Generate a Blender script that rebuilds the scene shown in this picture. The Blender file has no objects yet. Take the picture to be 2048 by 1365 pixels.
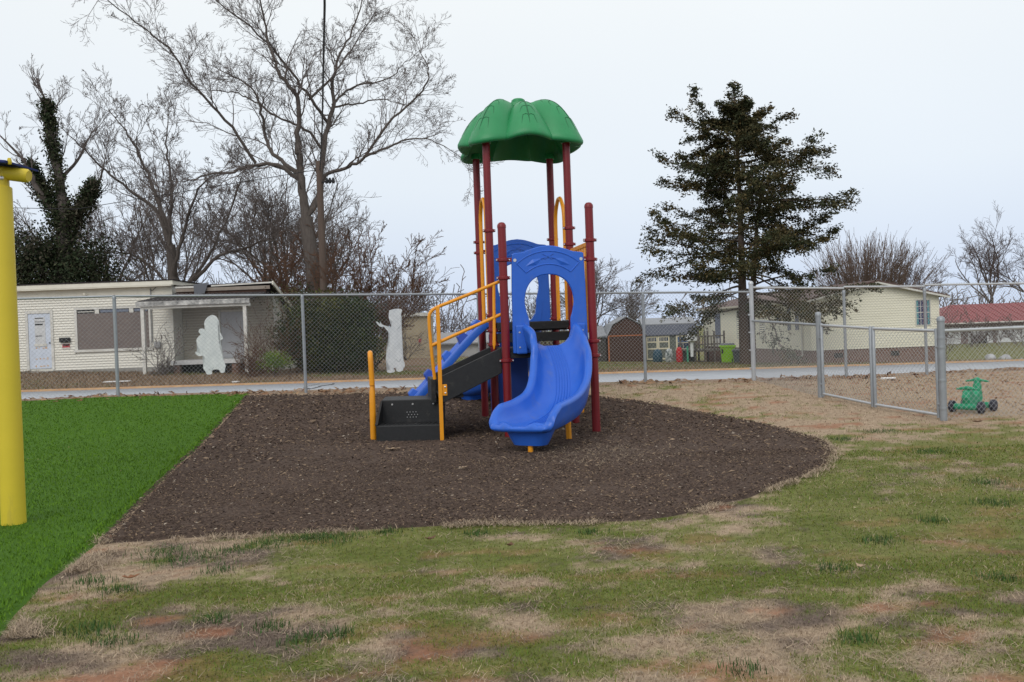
import bpy, bmesh, math, random
import numpy as np
from mathutils import Vector, Matrix
R = math.radians
rng = np.random.default_rng(7)
random.seed(7)
scene = bpy.context.scene
C = scene.collection
PI = math.pi

# ------------------------------------------------------------------ camera
cam_d = bpy.data.cameras.new('camera'); cam = bpy.data.objects.new('camera', cam_d); C.objects.link(cam)
pitch, roll = R(0.667), R(2.074)
r0 = Vector((1, 0, 0)); u0 = Vector((0, math.sin(pitch), math.cos(pitch))); fw = Vector((0, math.cos(pitch), -math.sin(pitch)))
cr_ = r0*math.cos(roll) - u0*math.sin(roll); cu_ = r0*math.sin(roll) + u0*math.cos(roll)
cam.matrix_world = Matrix(((cr_.x, cu_.x, -fw.x, 0), (cr_.y, cu_.y, -fw.y, 0), (cr_.z, cu_.z, -fw.z, 1.443), (0, 0, 0, 1)))
cam_d.sensor_width = 36; cam_d.lens = 36*1743/2048; cam_d.clip_start = .05; cam_d.clip_end = 3000
scene.camera = cam

# ------------------------------------------------------------------ sky and sun (overcast)
SUN_EL, SUN_AZ = R(40), R(200)
world = bpy.data.worlds.new('World'); scene.world = world; world.use_nodes = True
nt = world.node_tree; nt.nodes.clear()
wo = nt.nodes.new('ShaderNodeOutputWorld'); bg = nt.nodes.new('ShaderNodeBackground')
sky = nt.nodes.new('ShaderNodeTexSky'); sky.sky_type = 'NISHITA'; sky.sun_disc = False
sky.sun_elevation = SUN_EL; sky.sun_rotation = SUN_AZ; sky.dust_density = 6; sky.air_density = 1.5
sc_ = nt.nodes.new('ShaderNodeVectorMath'); sc_.operation = 'SCALE'; sc_.inputs['Scale'].default_value = 0.07
tc = nt.nodes.new('ShaderNodeTexCoord'); sx = nt.nodes.new('ShaderNodeSeparateXYZ')
ramp = nt.nodes.new('ShaderNodeValToRGB')
cb = ramp.color_ramp
cb.elements[0].position = 0.0; cb.elements[0].color = (.66, .77, .97, 1)
cb.elements[1].position = 1.0; cb.elements[1].color = (1.0, 1.0, 1.0, 1)
e = cb.elements.new(.16); e.color = (.84, .915, 1.0, 1)
e = cb.elements.new(.36); e.color = (.94, .98, 1.0, 1)
cl = nt.nodes.new('ShaderNodeTexNoise'); cl.inputs['Scale'].default_value = 1.3; cl.inputs['Detail'].default_value = 3
clr = nt.nodes.new('ShaderNodeMapRange'); clr.inputs['From Min'].default_value = .3; clr.inputs['From Max'].default_value = .7
clr.inputs['To Min'].default_value = .965; clr.inputs['To Max'].default_value = 1.035
cm = nt.nodes.new('ShaderNodeVectorMath'); cm.operation = 'SCALE'
mix = nt.nodes.new('ShaderNodeMix'); mix.data_type = 'RGBA'; mix.inputs['Factor'].default_value = .93
L = nt.links.new
L(tc.outputs['Generated'], sx.inputs[0]); L(sx.outputs['Z'], ramp.inputs['Fac'])
L(tc.outputs['Generated'], cl.inputs['Vector']); L(cl.outputs['Fac'], clr.inputs['Value'])
L(ramp.outputs['Color'], cm.inputs[0]); L(clr.outputs['Result'], cm.inputs['Scale'])
L(sky.outputs['Color'], sc_.inputs[0]); L(sc_.outputs[0], mix.inputs['A']); L(cm.outputs[0], mix.inputs['B'])
L(mix.outputs['Result'], bg.inputs['Color']); bg.inputs['Strength'].default_value = 1.0
L(bg.outputs[0], wo.inputs['Surface'])
sun_d = bpy.data.lights.new('sun', 'SUN'); sun = bpy.data.objects.new('sun', sun_d); C.objects.link(sun)
sun_d.energy = 1.15; sun_d.angle = R(35); sun_d.color = (1, .97, .93)
sd = Vector((math.sin(SUN_AZ)*math.cos(SUN_EL), math.cos(SUN_AZ)*math.cos(SUN_EL), math.sin(SUN_EL)))
sun.rotation_euler = sd.to_track_quat('Z', 'Y').to_euler(); sun.location = (0, -5, 20)
vs = scene.view_settings
vs.view_transform = 'Standard'; vs.look = 'None'; vs.exposure = 0; vs.gamma = 1; vs.use_curve_mapping = False
scene.render.engine = 'CYCLES'
scene.cycles.max_bounces = 5; scene.cycles.diffuse_bounces = 3; scene.cycles.glossy_bounces = 2
scene.cycles.transparent_max_bounces = 4

# ------------------------------------------------------------------ helpers
MATS = {}
def mat(name, col, rough=.6, col2=None, scale=8, detail=6, bump=0, bscale=60, metal=0, spec=.4, stretch=None, attr=None, coord='Object', wear=None):
    if name in MATS: return MATS[name]
    m = bpy.data.materials.new(name); m.use_nodes = True; t = m.node_tree
    b = t.nodes['Principled BSDF']; b.inputs['Roughness'].default_value = rough
    b.inputs['Metallic'].default_value = metal; b.inputs['Specular IOR Level'].default_value = spec
    b.inputs['Base Color'].default_value = (*col, 1)
    tcn = t.nodes.new('ShaderNodeTexCoord'); vec = tcn.outputs[coord]
    if stretch:
        mp = t.nodes.new('ShaderNodeMapping'); mp.inputs['Scale'].default_value = stretch
        t.links.new(vec, mp.inputs['Vector']); vec = mp.outputs['Vector']
    src = None
    if attr:
        an = t.nodes.new('ShaderNodeAttribute'); an.attribute_name = attr; src = an.outputs['Color']
        t.links.new(src, b.inputs['Base Color'])
    if col2 is not None:
        n = t.nodes.new('ShaderNodeTexNoise'); n.inputs['Scale'].default_value = scale; n.inputs['Detail'].default_value = detail
        n.inputs['Roughness'].default_value = .65
        t.links.new(vec, n.inputs['Vector'])
        mr = t.nodes.new('ShaderNodeMapRange'); mr.inputs['From Min'].default_value = .32; mr.inputs['From Max'].default_value = .68
        t.links.new(n.outputs['Fac'], mr.inputs['Value'])
        mx = t.nodes.new('ShaderNodeMix'); mx.data_type = 'RGBA'
        t.links.new(mr.outputs['Result'], mx.inputs['Factor'])
        if src is None:
            mx.inputs['A'].default_value = (*col, 1); mx.inputs['B'].default_value = (*col2, 1)
        else:
            mx.blend_type = 'MULTIPLY'; mx.inputs['Factor'].default_value = 1
            t.links.remove(mx.inputs['Factor'].links[0])
            m2 = t.nodes.new('ShaderNodeMix'); m2.data_type = 'RGBA'
            m2.inputs['A'].default_value = (*col, 1); m2.inputs['B'].default_value = (*col2, 1)
            t.links.new(mr.outputs['Result'], m2.inputs['Factor'])
            t.links.new(src, mx.inputs['A']); t.links.new(m2.outputs['Result'], mx.inputs['B'])
        t.links.new(mx.outputs['Result'], b.inputs['Base Color'])
    if bump:
        n2 = t.nodes.new('ShaderNodeTexNoise'); n2.inputs['Scale'].default_value = bscale; n2.inputs['Detail'].default_value = 5
        t.links.new(vec, n2.inputs['Vector'])
        bp = t.nodes.new('ShaderNodeBump'); bp.inputs['Strength'].default_value = bump; bp.inputs['Distance'].default_value = .02
        t.links.new(n2.outputs['Fac'], bp.inputs['Height']); t.links.new(bp.outputs['Normal'], b.inputs['Normal'])
    if wear is not None:          # stains and scuffs with a shape of their own
        wc, lo, ws, wst = wear
        n3 = t.nodes.new('ShaderNodeTexNoise'); n3.inputs['Scale'].default_value = ws; n3.inputs['Detail'].default_value = 9; n3.inputs['Roughness'].default_value = .7
        mp3 = t.nodes.new('ShaderNodeMapping'); mp3.inputs['Scale'].default_value = wst; t.links.new(tcn.outputs[coord], mp3.inputs['Vector']); t.links.new(mp3.outputs['Vector'], n3.inputs['Vector'])
        m3 = t.nodes.new('ShaderNodeMapRange'); m3.inputs['From Min'].default_value = lo; m3.inputs['From Max'].default_value = lo+.14; m3.inputs['To Max'].default_value = .55
        t.links.new(n3.outputs['Fac'], m3.inputs['Value'])
        x3 = t.nodes.new('ShaderNodeMix'); x3.data_type = 'RGBA'; x3.inputs['B'].default_value = (*wc, 1); x3.inputs['A'].default_value = (*col, 1)
        lk3 = b.inputs['Base Color'].links
        if lk3: t.links.new(lk3[0].from_socket, x3.inputs['A'])
        t.links.new(m3.outputs['Result'], x3.inputs['Factor']); t.links.new(x3.outputs['Result'], b.inputs['Base Color'])
    MATS[name] = m
    return m

class MB:
    def __init__(s): s.v = []; s.f = []
    def add(s, vs_, fs):
        o = len(s.v); s.v += [tuple(p) for p in vs_]; s.f += [tuple(i+o for i in f) for f in fs]; return s
    def box(s, a, b, M=None):
        (x0, y0, z0), (x1, y1, z1) = a, b
        vv = [(x0,y0,z0),(x1,y0,z0),(x1,y1,z0),(x0,y1,z0),(x0,y0,z1),(x1,y0,z1),(x1,y1,z1),(x0,y1,z1)]
        if M is not None: vv = [tuple(M @ Vector(p)) for p in vv]
        return s.add(vv, [(3,2,1,0),(4,5,6,7),(0,1,5,4),(1,2,6,5),(2,3,7,6),(3,0,4,7)])
    def bar(s, p, q, w, h, up=(0,0,1)):
        p, q = Vector(p), Vector(q); d = (q-p).normalized(); up = Vector(up)
        x = d.cross(up)
        if x.length < 1e-4: x = d.cross(Vector((0, 1, 0)))
        x.normalize(); y = x.cross(d).normalized()
        vv = []
        for c in (p, q):
            for a, b in ((-1,-1),(1,-1),(1,1),(-1,1)): vv.append(c + x*a*w/2 + y*b*h/2)
        return s.add(vv, [(0,1,2,3),(7,6,5,4),(0,4,5,1),(1,5,6,2),(2,6,7,3),(3,7,4,0)])
    def tube(s, pts, rad, n=10, caps=True):
        P = [Vector(p) for p in pts]; k = len(P)
        rad = [rad]*k if not hasattr(rad, '__len__') else rad
        T = []
        for i in range(k):
            t = (P[min(i+1, k-1)] - P[max(i-1, 0)]); t = t.normalized() if t.length > 1e-9 else Vector((0,0,1)); T.append(t)
        u = T[0].orthogonal().normalized(); vv = []
        for i in range(k):
            u = (u - T[i]*u.dot(T[i])); u = u.normalized() if u.length > 1e-6 else T[i].orthogonal().normalized()
            w = T[i].cross(u)
            for j in range(n):
                a = 2*PI*j/n; vv.append(P[i] + (u*math.cos(a) + w*math.sin(a))*rad[i])
        ff = [(i*n+j, i*n+(j+1) % n, (i+1)*n+(j+1) % n, (i+1)*n+j) for i in range(k-1) for j in range(n)]
        if caps: ff += [tuple(range(n-1, -1, -1)), tuple(range((k-1)*n, k*n))]
        return s.add(vv, ff)
    def lathe(s, prof, n=16, c=(0,0,0)):
        vv = []
        for (r, z) in prof:
            for j in range(n):
                a = 2*PI*j/n; vv.append((c[0]+r*math.cos(a), c[1]+r*math.sin(a), c[2]+z))
        k = len(prof)
        ff = [(i*n+j, i*n+(j+1) % n, (i+1)*n+(j+1) % n, (i+1)*n+j) for i in range(k-1) for j in range(n)]
        ff += [tuple(range(n-1, -1, -1)), tuple(range((k-1)*n, k*n))]
        return s.add(vv, ff)
    def prism(s, poly, a, b, axis='y'):
        n = len(poly)
        mk = (lambda p, t: (p[0], t, p[1])) if axis == 'y' else ((lambda p, t: (t, p[0], p[1])) if axis == 'x' else (lambda p, t: (p[0], p[1], t)))
        vv = [mk(p, a) for p in poly] + [mk(p, b) for p in poly]
        ff = [tuple(range(n)), tuple(range(2*n-1, n-1, -1))] + [(i, i+n, (i+1) % n+n, (i+1) % n) for i in range(n)]
        return s.add(vv, ff)
    def grid(s, fn, nu, nv):
        vv = [fn(i/nu, j/nv) for i in range(nu+1) for j in range(nv+1)]
        return s.add(vv, [(i*(nv+1)+j, (i+1)*(nv+1)+j, (i+1)*(nv+1)+j+1, i*(nv+1)+j+1) for i in range(nu) for j in range(nv)])
    def mesh(s, name, m, smooth=False, fix=True):
        me = bpy.data.meshes.new(name); me.from_pydata(s.v, [], s.f); me.materials.append(m)
        if fix:
            bm = bmesh.new(); bm.from_mesh(me); bmesh.ops.recalc_face_normals(bm, faces=bm.faces); bm.to_mesh(me); bm.free()
        if smooth:
            me.polygons.foreach_set('use_smooth', [True]*len(me.polygons))
            try: me.set_sharp_from_angle(angle=R(smooth if smooth is not True else 40))
            except Exception: pass
        return me
    def build(s, name, m, parent=None, smooth=False, bevel=0, fix=True):
        o = bpy.data.objects.new(name, s.mesh(name, m, smooth, fix)); C.objects.link(o)
        if parent: o.parent = parent
        if bevel:
            b = o.modifiers.new('bevel', 'BEVEL'); b.width = bevel; b.segments = 2; b.limit_method = 'ANGLE'; b.angle_limit = R(50)
        return o

def tag(o, label=None, cat=None, group=None, kind=None):
    if label: o['label'] = label
    if cat: o['category'] = cat
    if group: o['group'] = group
    if kind: o['kind'] = kind
    return o
def thing(name, label, cat, loc=(0,0,0), rz=0, group=None):
    o = bpy.data.objects.new(name, None); C.objects.link(o); o.empty_display_size = .2
    o.location = loc; o.rotation_euler = (0, 0, rz)
    return tag(o, label, cat, group)
def copy_tree(o, parent=None):
    c = o.copy(); C.objects.link(c); c.parent = parent
    for ch in o.children: copy_tree(ch, c)
    return c
def link_mesh(name, me, parent=None, loc=None, rot=None, scale=None):
    o = bpy.data.objects.new(name, me); C.objects.link(o); o.parent = parent
    if loc is not None: o.location = loc
    if rot is not None: o.rotation_euler = rot
    if scale is not None: o.scale = scale
    return o
def np_mesh(name, V, F, m, col=None, parent=None, smooth=False):
    """V (N,3), F (M,k) arrays of one polygon size; col (N,3) point colours."""
    V = np.asarray(V, np.float32); F = np.asarray(F, np.int32); k = F.shape[1]
    me = bpy.data.meshes.new(name)
    me.vertices.add(len(V)); me.vertices.foreach_set('co', V.ravel())
    me.loops.add(F.size); me.loops.foreach_set('vertex_index', F.ravel())
    me.polygons.add(len(F)); me.polygons.foreach_set('loop_start', np.arange(0, F.size, k, dtype=np.int32))
    me.update(calc_edges=True)
    if smooth: me.polygons.foreach_set('use_smooth', np.ones(len(F), bool))
    if col is not None:
        a = me.color_attributes.new('col', 'FLOAT_COLOR', 'POINT')
        cc = np.ones((len(V), 4), np.float32); cc[:, :3] = col; a.data.foreach_set('color', cc.ravel())
    me.materials.append(m)
    o = bpy.data.objects.new(name, me); C.objects.link(o)
    if parent: o.parent = parent
    return o
def sstep(a, b, x):
    t = np.clip((np.asarray(x, float)-a)/(b-a), 0, 1); return t*t*(3-2*t)
def vnoise(x, y, seed=0):
    x = np.asarray(x, float); y = np.asarray(y, float)
    xi = np.floor(x).astype(np.int64); yi = np.floor(y).astype(np.int64); fx = x-xi; fy = y-yi
    def h(i, j):
        n = (i*374761393 + j*668265263 + seed*1274126177) & 0xffffffff
        n = ((n ^ (n >> 13))*1274126177) & 0xffffffff
        return ((n ^ (n >> 16)) & 0xffff)/65535.
    fx = fx*fx*(3-2*fx); fy = fy*fy*(3-2*fy)
    return (h(xi,yi)*(1-fx)+h(xi+1,yi)*fx)*(1-fy) + (h(xi,yi+1)*(1-fx)+h(xi+1,yi+1)*fx)*fy
def fbm(x, y, seed=0, o=4):
    s = 0; a = .5; t = 0
    for i in range(o):
        s = s + a*vnoise(x*2**i, y*2**i, seed+i*17); t += a; a *= .55
    return s/t
def lerp3(a, b, t): return np.asarray(a)[None]*(1-t[:, None]) + np.asarray(b)[None]*t[:, None]
def catmull(pts, n):
    P = [np.array(p, float) for p in pts]; P = [2*P[0]-P[1]] + P + [2*P[-1]-P[-2]]
    out = []; m = len(P)-3
    for i in range(n):
        t = i/(n-1)*m; k = min(int(t), m-1); u = t-k
        a, b, c, d = P[k], P[k+1], P[k+2], P[k+3]
        out.append(.5*((2*b)+(-a+c)*u+(2*a-5*b+4*c-d)*u*u+(-a+3*b-3*c+d)*u**3))
    return np.array(out)
def inpoly(x, y, poly):
    x = np.asarray(x); y = np.asarray(y); r = np.zeros(x.shape, bool); n = len(poly)
    for i in range(n):
        x0, y0 = poly[i]; x1, y1 = poly[(i+1) % n]
        if y0 == y1: continue
        c = ((y0 > y) != (y1 > y)) & (x < (x1-x0)*(y-y0)/(y1-y0)+x0)
        r ^= c
    return r

# ------------------------------------------------------------------ terrain
def yf(x): return 16.85 + .185*np.asarray(x, float)          # line of the tall fence
def yroad(x): return 27 + .18*np.asarray(x, float)            # far edge of the road
def zroad(x): return np.clip(-.0145*np.asarray(x, float), -.6, .5)
def terrain(x, y):
    x = np.asarray(x, float); y = np.asarray(y, float)
    A = np.clip(.36-.022*x, .2, .52)
    y0 = 12.9 - 2.2*sstep(2.5, 5, x) - 1.8*sstep(-2.5, -5, x)
    f = yf(x); zy = A*sstep(0, 1, (y-y0)/(f+.4-y0))
    zr = zroad(x)
    t = sstep(0, 1, (y-f-.5)/(yroad(x)-5.7-f-.5))
    z = np.where(y > f+.4, A*(1-t) + (zr-.02)*t, zy)
    T = np.clip(-.1-.035*x, -1.0, .55) - np.clip(.03*(y-40), 0, .6)*sstep(-6, 4, x)
    T = np.clip(T, -1.25, 1)
    t2 = sstep(0, 1, (y-yroad(x))/9.)
    z = np.where(y > yroad(x), (zr+.02)*(1-t2)+T*t2, z)
    return z + .012*(fbm(x*1.3, y*1.3, 5)-.5)*(y < f)
def tz(x, y): return float(terrain(np.array([x]), np.array([y]))[0])

MULCH = [(-3.06,6.34),(-2.6,6.33),(-2.19,6.36),(-1.26,6.48),(-.5,6.5),(-.14,6.46),(.4,6.42),(.75,6.44),(1.1,6.55),(1.41,6.76),(1.9,7.1),(2.28,7.56),(2.7,8.05),(3.07,8.65),(3.35,9.3),(3.55,10.0),(3.6,10.6),(3.55,11.5),(3.35,12.5),(2.95,13.7),(2.4,14.7),(1.6,15.4),(.6,15.95),(-1,16.05),(-3,15.85),(-4.70,15.5),(-4.71,15.21),(-4.56,13.6),(-4.40,12.26),(-4.04,10.45),(-3.68,8.92),(-3.42,7.81),(-3.2,6.95)]
mp_ = catmull([(*p, 0) for p in MULCH+MULCH[:1]], 400)[:, :2]
MULCHP = [(float(p[0]+.05*(vnoise(p[0]*4, p[1]*4, 3)-.5)*(p[0] > -3)), float(p[1]+.14*(vnoise(p[0]*3.2, p[1]*3.2, 9)-.5)*(p[0] > -3))) for p in mp_[:-1]]
def turf_edge(y):
    return np.interp(y, [2, 4.42, 5.17, 6.22, 7.81, 8.92, 10.45, 12.26, 13.6, 15.21, 17], [-1.9, -2.65, -2.88, -3.05, -3.42, -3.68, -4.04, -4.40, -4.56, -4.71, -4.9])

def lawn_masks(x, y):
    n = fbm(x*1.7, y*2.6, 21); n2 = fbm(x*3.2, y*4.6, 31)
    b = .145*sstep(4.3, 5.0, y)*sstep(6.9, 5.9, y)*sstep(-2.2, -1.2, x) + .13*sstep(1.5, 2.6, x)*sstep(5.2, 6.2, y)*sstep(11, 9.4, y) + .05*sstep(3.4, 3.8, y)
    b = b - .14*sstep(-1.3, -2.3, x)*sstep(4.9, 5.6, y) - .09*sstep(10, 12, y) - .22*sstep(11.6, 12.4, y-.16*(x-5.8))*sstep(5.2, 6.0, x+.25*(y-12))
    n3 = fbm(x*8.5, y*11, 37, 3); g = sstep(.46, .62, n*.32+n2*.40+n3*.28+b*.85)
    c = sstep(.545, .66, fbm(x*2.6, y*4.4, 77)*.85+n2*.15*.7+.07*sstep(4.8, 3.6, y)*sstep(1.5, -1, x)+.03*sstep(5.5, 3.5, y))
    c = c*(1-.6*g)
    return g, c, n2
STRAW = (.385,.295,.21); STRAWG = (.235,.185,.145); GRN = (.112,.142,.024); DUSK = (.15,.115,.095); CLAY = (.29,.125,.07); DKG = (.055,.095,.03)
xs = np.concatenate([-np.geomspace(700, 12.2, 34), np.arange(-12, -4.6, .2), np.arange(-4.6, 5.6, .08), np.arange(5.6, 13, .2), np.geomspace(13.2, 700, 34)])
ys = np.concatenate([-np.geomspace(60, 1, 8), np.arange(0, 2.6, .4), np.arange(2.6, 7.2, .07), np.arange(7.2, 20, .15), np.arange(20, 44, .4), np.geomspace(44.5, 1500, 30)])
GX, GY = np.meshgrid(xs, ys, indexing='ij'); gx, gy = GX.ravel(), GY.ravel()
gz = terrain(gx, gy)
g, c, n2 = lawn_masks(gx, gy)
base = lerp3(STRAW, DUSK, sstep(.42, .66, fbm(gx*2.8, gy*4.0, 51))*sstep(11, 7, gy))
base = base*(1-.8*g[:, None]) + np.asarray(GRN)[None]*1.05*.8*g[:, None]
base = base*(1-.7*c[:, None]) + np.asarray(CLAY)[None]*.7*c[:, None]
litter = sstep(-.55, .1, gy-yf(gx))*sstep(5.0, 1.2, gy-yf(gx))
base = base*(1-litter[:, None]*.5) + np.array([[.22,.155,.11]])*litter[:, None]*.5
far = sstep(0, .3, gy-yroad(gx))
fn = fbm(gx*.35, gy*.5, 61)
fc = lerp3((.22,.155,.105), (.15,.155,.055), sstep(.45, .62, fn - .10*sstep(-1, -6, gx) + .10*sstep(32, 40, gy)*sstep(0, 4, gx) + .10*sstep(29, 31, gy)*sstep(-6, -2, gx)))
cl_ = sstep(1.6, .2, gy-yroad(gx))*sstep(.3, .6, fbm(gx*.6, gy*2, 71))
fc = fc*(1-cl_[:, None]) + np.array([[.30,.13,.07]])*cl_[:, None]
base = base*(1-far[:, None]) + fc*far[:, None]
nx, ny = len(xs), len(ys)
ii, jj = np.meshgrid(np.arange(nx-1), np.arange(ny-1), indexing='ij'); q = (ii*ny+jj).ravel()
F = np.stack([q, q+ny, q+ny+1, q+1], 1)
m_ground = mat('lawn soil', (.72,.7,.68), .95, col2=(1.2,1.2,1.2), scale=14, detail=9, bump=.9, bscale=38, spec=.1, attr='col')
gobj = np_mesh('ground', np.stack([gx, gy, gz], 1), F, m_ground, base, smooth=True); tag(gobj, kind='structure')

# road, kerb
def strip(name, fa, fb, dz, m, x0=-120, x1=140, n=130, kind='structure', vert=0):
    xx = np.linspace(x0, x1, n); V = []; F = []
    for x in xx:
        a, b = fa(x), fb(x); z = float(zroad(x))+dz
        V += [(x, a, z-vert), (x, a, z), (x, b, z), (x, b, z-vert)]
    for i in range(n-1):
        for k in ((0,1),(1,2),(2,3)):
            F.append((i*4+k[0], i*4+k[1], i*4+4+k[1], i*4+4+k[0]))
    o = np_mesh(name, V, F, m); tag(o, kind=kind); return o
m_road = mat('worn asphalt', (.36,.38,.415), .9, col2=(.43,.45,.48), scale=1.2, detail=8, bump=.25, bscale=120, spec=.2)
strip('road', lambda x: yroad(x)-5.7, lambda x: yroad(x)+.02, .02, m_road, vert=.05)
m_kerb = mat('clay stained kerb', (.55,.36,.20), .9, col2=(.40,.23,.13), scale=3, spec=.1)
strip('kerb', lambda x: yroad(x)+.02, lambda x: yroad(x)+.2, .07, m_kerb, vert=.12)
# dark cracks in the road
m_crack = mat('road crack tar', (.05,.05,.055), .9)
for cx, cy0, s in ((-5.6, .5, 1), (-5.3, .1, -1)):
    mb = MB(); p = []
    for i in range(9):
        p.append((cx+s*.25*i/8*2+random.uniform(-.15,.15), yroad(cx)-5.0+i*.55, zroad(cx)+.024))
    for a, b in zip(p, p[1:]): mb.bar((a[0],float(a[1]),float(a[2])), (b[0],float(b[1]),float(b[2])), .06, .006)
    o = mb.build('road_crack', m_crack); tag(o, kind='structure')

# mulch bed and turf
cx, cy = 0., 10.8
V = [(cx, cy, tz(cx, cy)+.03)]; F3 = []; n = len(MULCHP); K = 44
MPa = np.array(MULCHP)
for k in range(1, K+1):
    t = k/K; px = cx+(MPa[:, 0]-cx)*t; py = cy+(MPa[:, 1]-cy)*t
    pz = terrain(px, py) + (.035 if k < K else -.02) + .014*(fbm(px*1.7, py*1.7, 91)-.5)
    V += list(zip(px, py, pz))
F4 = []
for k in range(1, K):
    for j in range(n):
        a = 1+(k-1)*n+j; b = 1+(k-1)*n+(j+1) % n; F4.append((a, a+n, b+n, b))
for j in range(n): F4.append((0, 1+j, 1+(j+1) % n, 0))
F4 = [f for f in F4 if f[0] != 0]
m_mulch = mat('shredded mulch', (.060,.043,.036), .95, col2=(.135,.098,.078), scale=42, detail=8, bump=1, bscale=55, spec=.1)
me = bpy.data.meshes.new('mulch_bed'); me.from_pydata([tuple(map(float, v)) for v in V], [], F4 + [(0, 1+j, 1+(j+1) % n) for j in range(n)])
me.materials.append(m_mulch); me.polygons.foreach_set('use_smooth', [True]*len(me.polygons))
mo = bpy.data.objects.new('mulch_bed', me); C.objects.link(mo); tag(mo, kind='structure')

yy = np.arange(2.0, 15.75, .1); V = []; nu = 60
for y in yy:
    xe = turf_edge(y)+.01*math.sin(y*9)
    for i in range(nu+1):
        u = i/nu; x = -12+(xe+12)*u**.8
        yy2 = min(y, float(yf(x))-.12)
        V.append((x, yy2, tz(x, yy2)+.03-(.03 if i == nu else 0)))
F = [(i*(nu+1)+j, i*(nu+1)+j+1, (i+1)*(nu+1)+j+1, (i+1)*(nu+1)+j) for i in range(len(yy)-1) for j in range(nu)]
m_turf = mat('artificial turf', (.048,.125,.006), .8, col2=(.075,.175,.011), scale=55, detail=6, bump=.8, bscale=150, spec=.2)
to = np_mesh('artificial_turf', V, F, m_turf, smooth=True); tag(to, kind='structure')

# ------------------------------------------------------------------ ground cover (uncountable)
def blades(n, xr, yr, keep, lenf, widf, leanf, colf, name, m, zoff=0., kind='stuff', tri=False):
    x = rng.uniform(*xr, n); y = rng.uniform(*yr, n)
    k = keep(x, y) & (np.abs(x) < .62*y+.5); x, y = x[k], y[k]; n = len(x)
    z = terrain(x, y)+zoff
    a = rng.uniform(0, 2*PI, n); ln = lenf(x, y, n); w = widf(x, y, n); le = leanf(x, y, n)
    dx, dy = np.cos(a), np.sin(a)
    hz = ln*np.cos(le); hh = ln*np.sin(le)
    px, py = -dy*w/2, dx*w/2
    b = np.stack([x, y, z], 1)
    mid = b + np.stack([dx*hh*.4, dy*hh*.4, hz*.6], 1); tip = b + np.stack([dx*hh, dy*hh, hz], 1)
    P = np.stack([px, py, 0*px], 1)
    if tri:
        V = np.stack([b-P, b+P, tip], 1).reshape(-1, 3); o = np.arange(n)*3
        ob = np_mesh(name, V, np.stack([o, o+1, o+2], 1), m, np.repeat(colf(x, y, n), 3, axis=0)); tag(ob, kind=kind); return ob
    V = np.stack([b-P, b+P, mid+P*.8, mid-P*.8, tip], 1).reshape(-1, 3)
    o = np.arange(n)*5
    F = np.concatenate([np.stack([o, o+1, o+2], 1), np.stack([o, o+2, o+3], 1), np.stack([o+3, o+2, o+4], 1)])
    col = np.repeat(colf(x, y, n), 5, axis=0)
    ob = np_mesh(name, V, F, m, col); tag(ob, kind=kind); return ob
m_blade = mat('grass blades', (1,1,1), .85, attr='col', spec=.15)
mulch_small = np.array(MULCHP)[::4]
def off_beds(x, y): return ~inpoly(x, y, mulch_small) & (x > turf_edge(y)+.0) & (y < yf(x)-.05)
def jit(c_, n, s=.25): return np.clip(c_*rng.uniform(1-s, 1+s, (n, 1)), 0, 1)
def gcol(x, y, n):
    g, c, n2 = lawn_masks(x, y)
    r = rng.random(n) < np.clip(g*.9+.03-c*.3, 0, .92)
    cc = np.where(r[:, None], np.asarray(GRN)[None]*np.stack([rng.uniform(.75, 1.35, n), rng.uniform(.85, 1.3, n), rng.uniform(.7, 1.3, n)], 1), lerp3(np.asarray(STRAW)*1.1, DUSK, np.clip(.75*sstep(.42, .66, fbm(x*2.8, y*4.0, 51))*sstep(11, 7, y)+.5*rng.random(n)-.1, 0, 1)))
    return jit(cc, n)
def grass_keep(frac):
    def k(x, y):
        g, c, _ = lawn_masks(x, y)
        return off_beds(x, y) & (rng.random(len(x)) < (1-.85*c)*frac)
    return k
wid = lambda x, y, n: rng.uniform(.0022, .0042, n)*np.maximum(1, y/4.5)
blades(170000, (-3.4, 3.6), (3.1, 5.2), grass_keep(.95), lambda x, y, n: rng.uniform(.010, .026, n), wid, lambda x, y, n: rng.uniform(.4, 1.35, n), gcol, 'lawn_grass', m_blade, tri=True)
blades(150000, (-3.4, 6.5), (5.2, 9.5), grass_keep(.8), lambda x, y, n: rng.uniform(.010, .028, n), wid, lambda x, y, n: rng.uniform(.4, 1.3, n), gcol, 'lawn_grass', m_blade, tri=True)
blades(60000, (1, 11), (9.0, 18), grass_keep(.7), lambda x, y, n: rng.uniform(.02, .045, n), wid, lambda x, y, n: rng.uniform(.5, 1.35, n), gcol, 'lawn_grass', m_blade, tri=True)
# loose straw lying flat
def straw_keep(x, y):
    g, c, _ = lawn_masks(x, y); return off_beds(x, y) & (rng.random(len(x)) < (.9-.78*g)*sstep(.38, .60, fbm(x*2.2, y*2.2, 13)))
blades(90000, (-3.4, 5), (3.1, 8), straw_keep, lambda x, y, n: rng.uniform(.03, .085, n), lambda x, y, n: rng.uniform(.0018, .0032, n)*np.maximum(1, y/5), lambda x, y, n: rng.uniform(1.25, 1.55, n),
       lambda x, y, n: jit(lerp3((.44,.34,.235), (.24,.195,.16), rng.random(n)**1.3), n), 'dead_straw', m_blade, .008)
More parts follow.
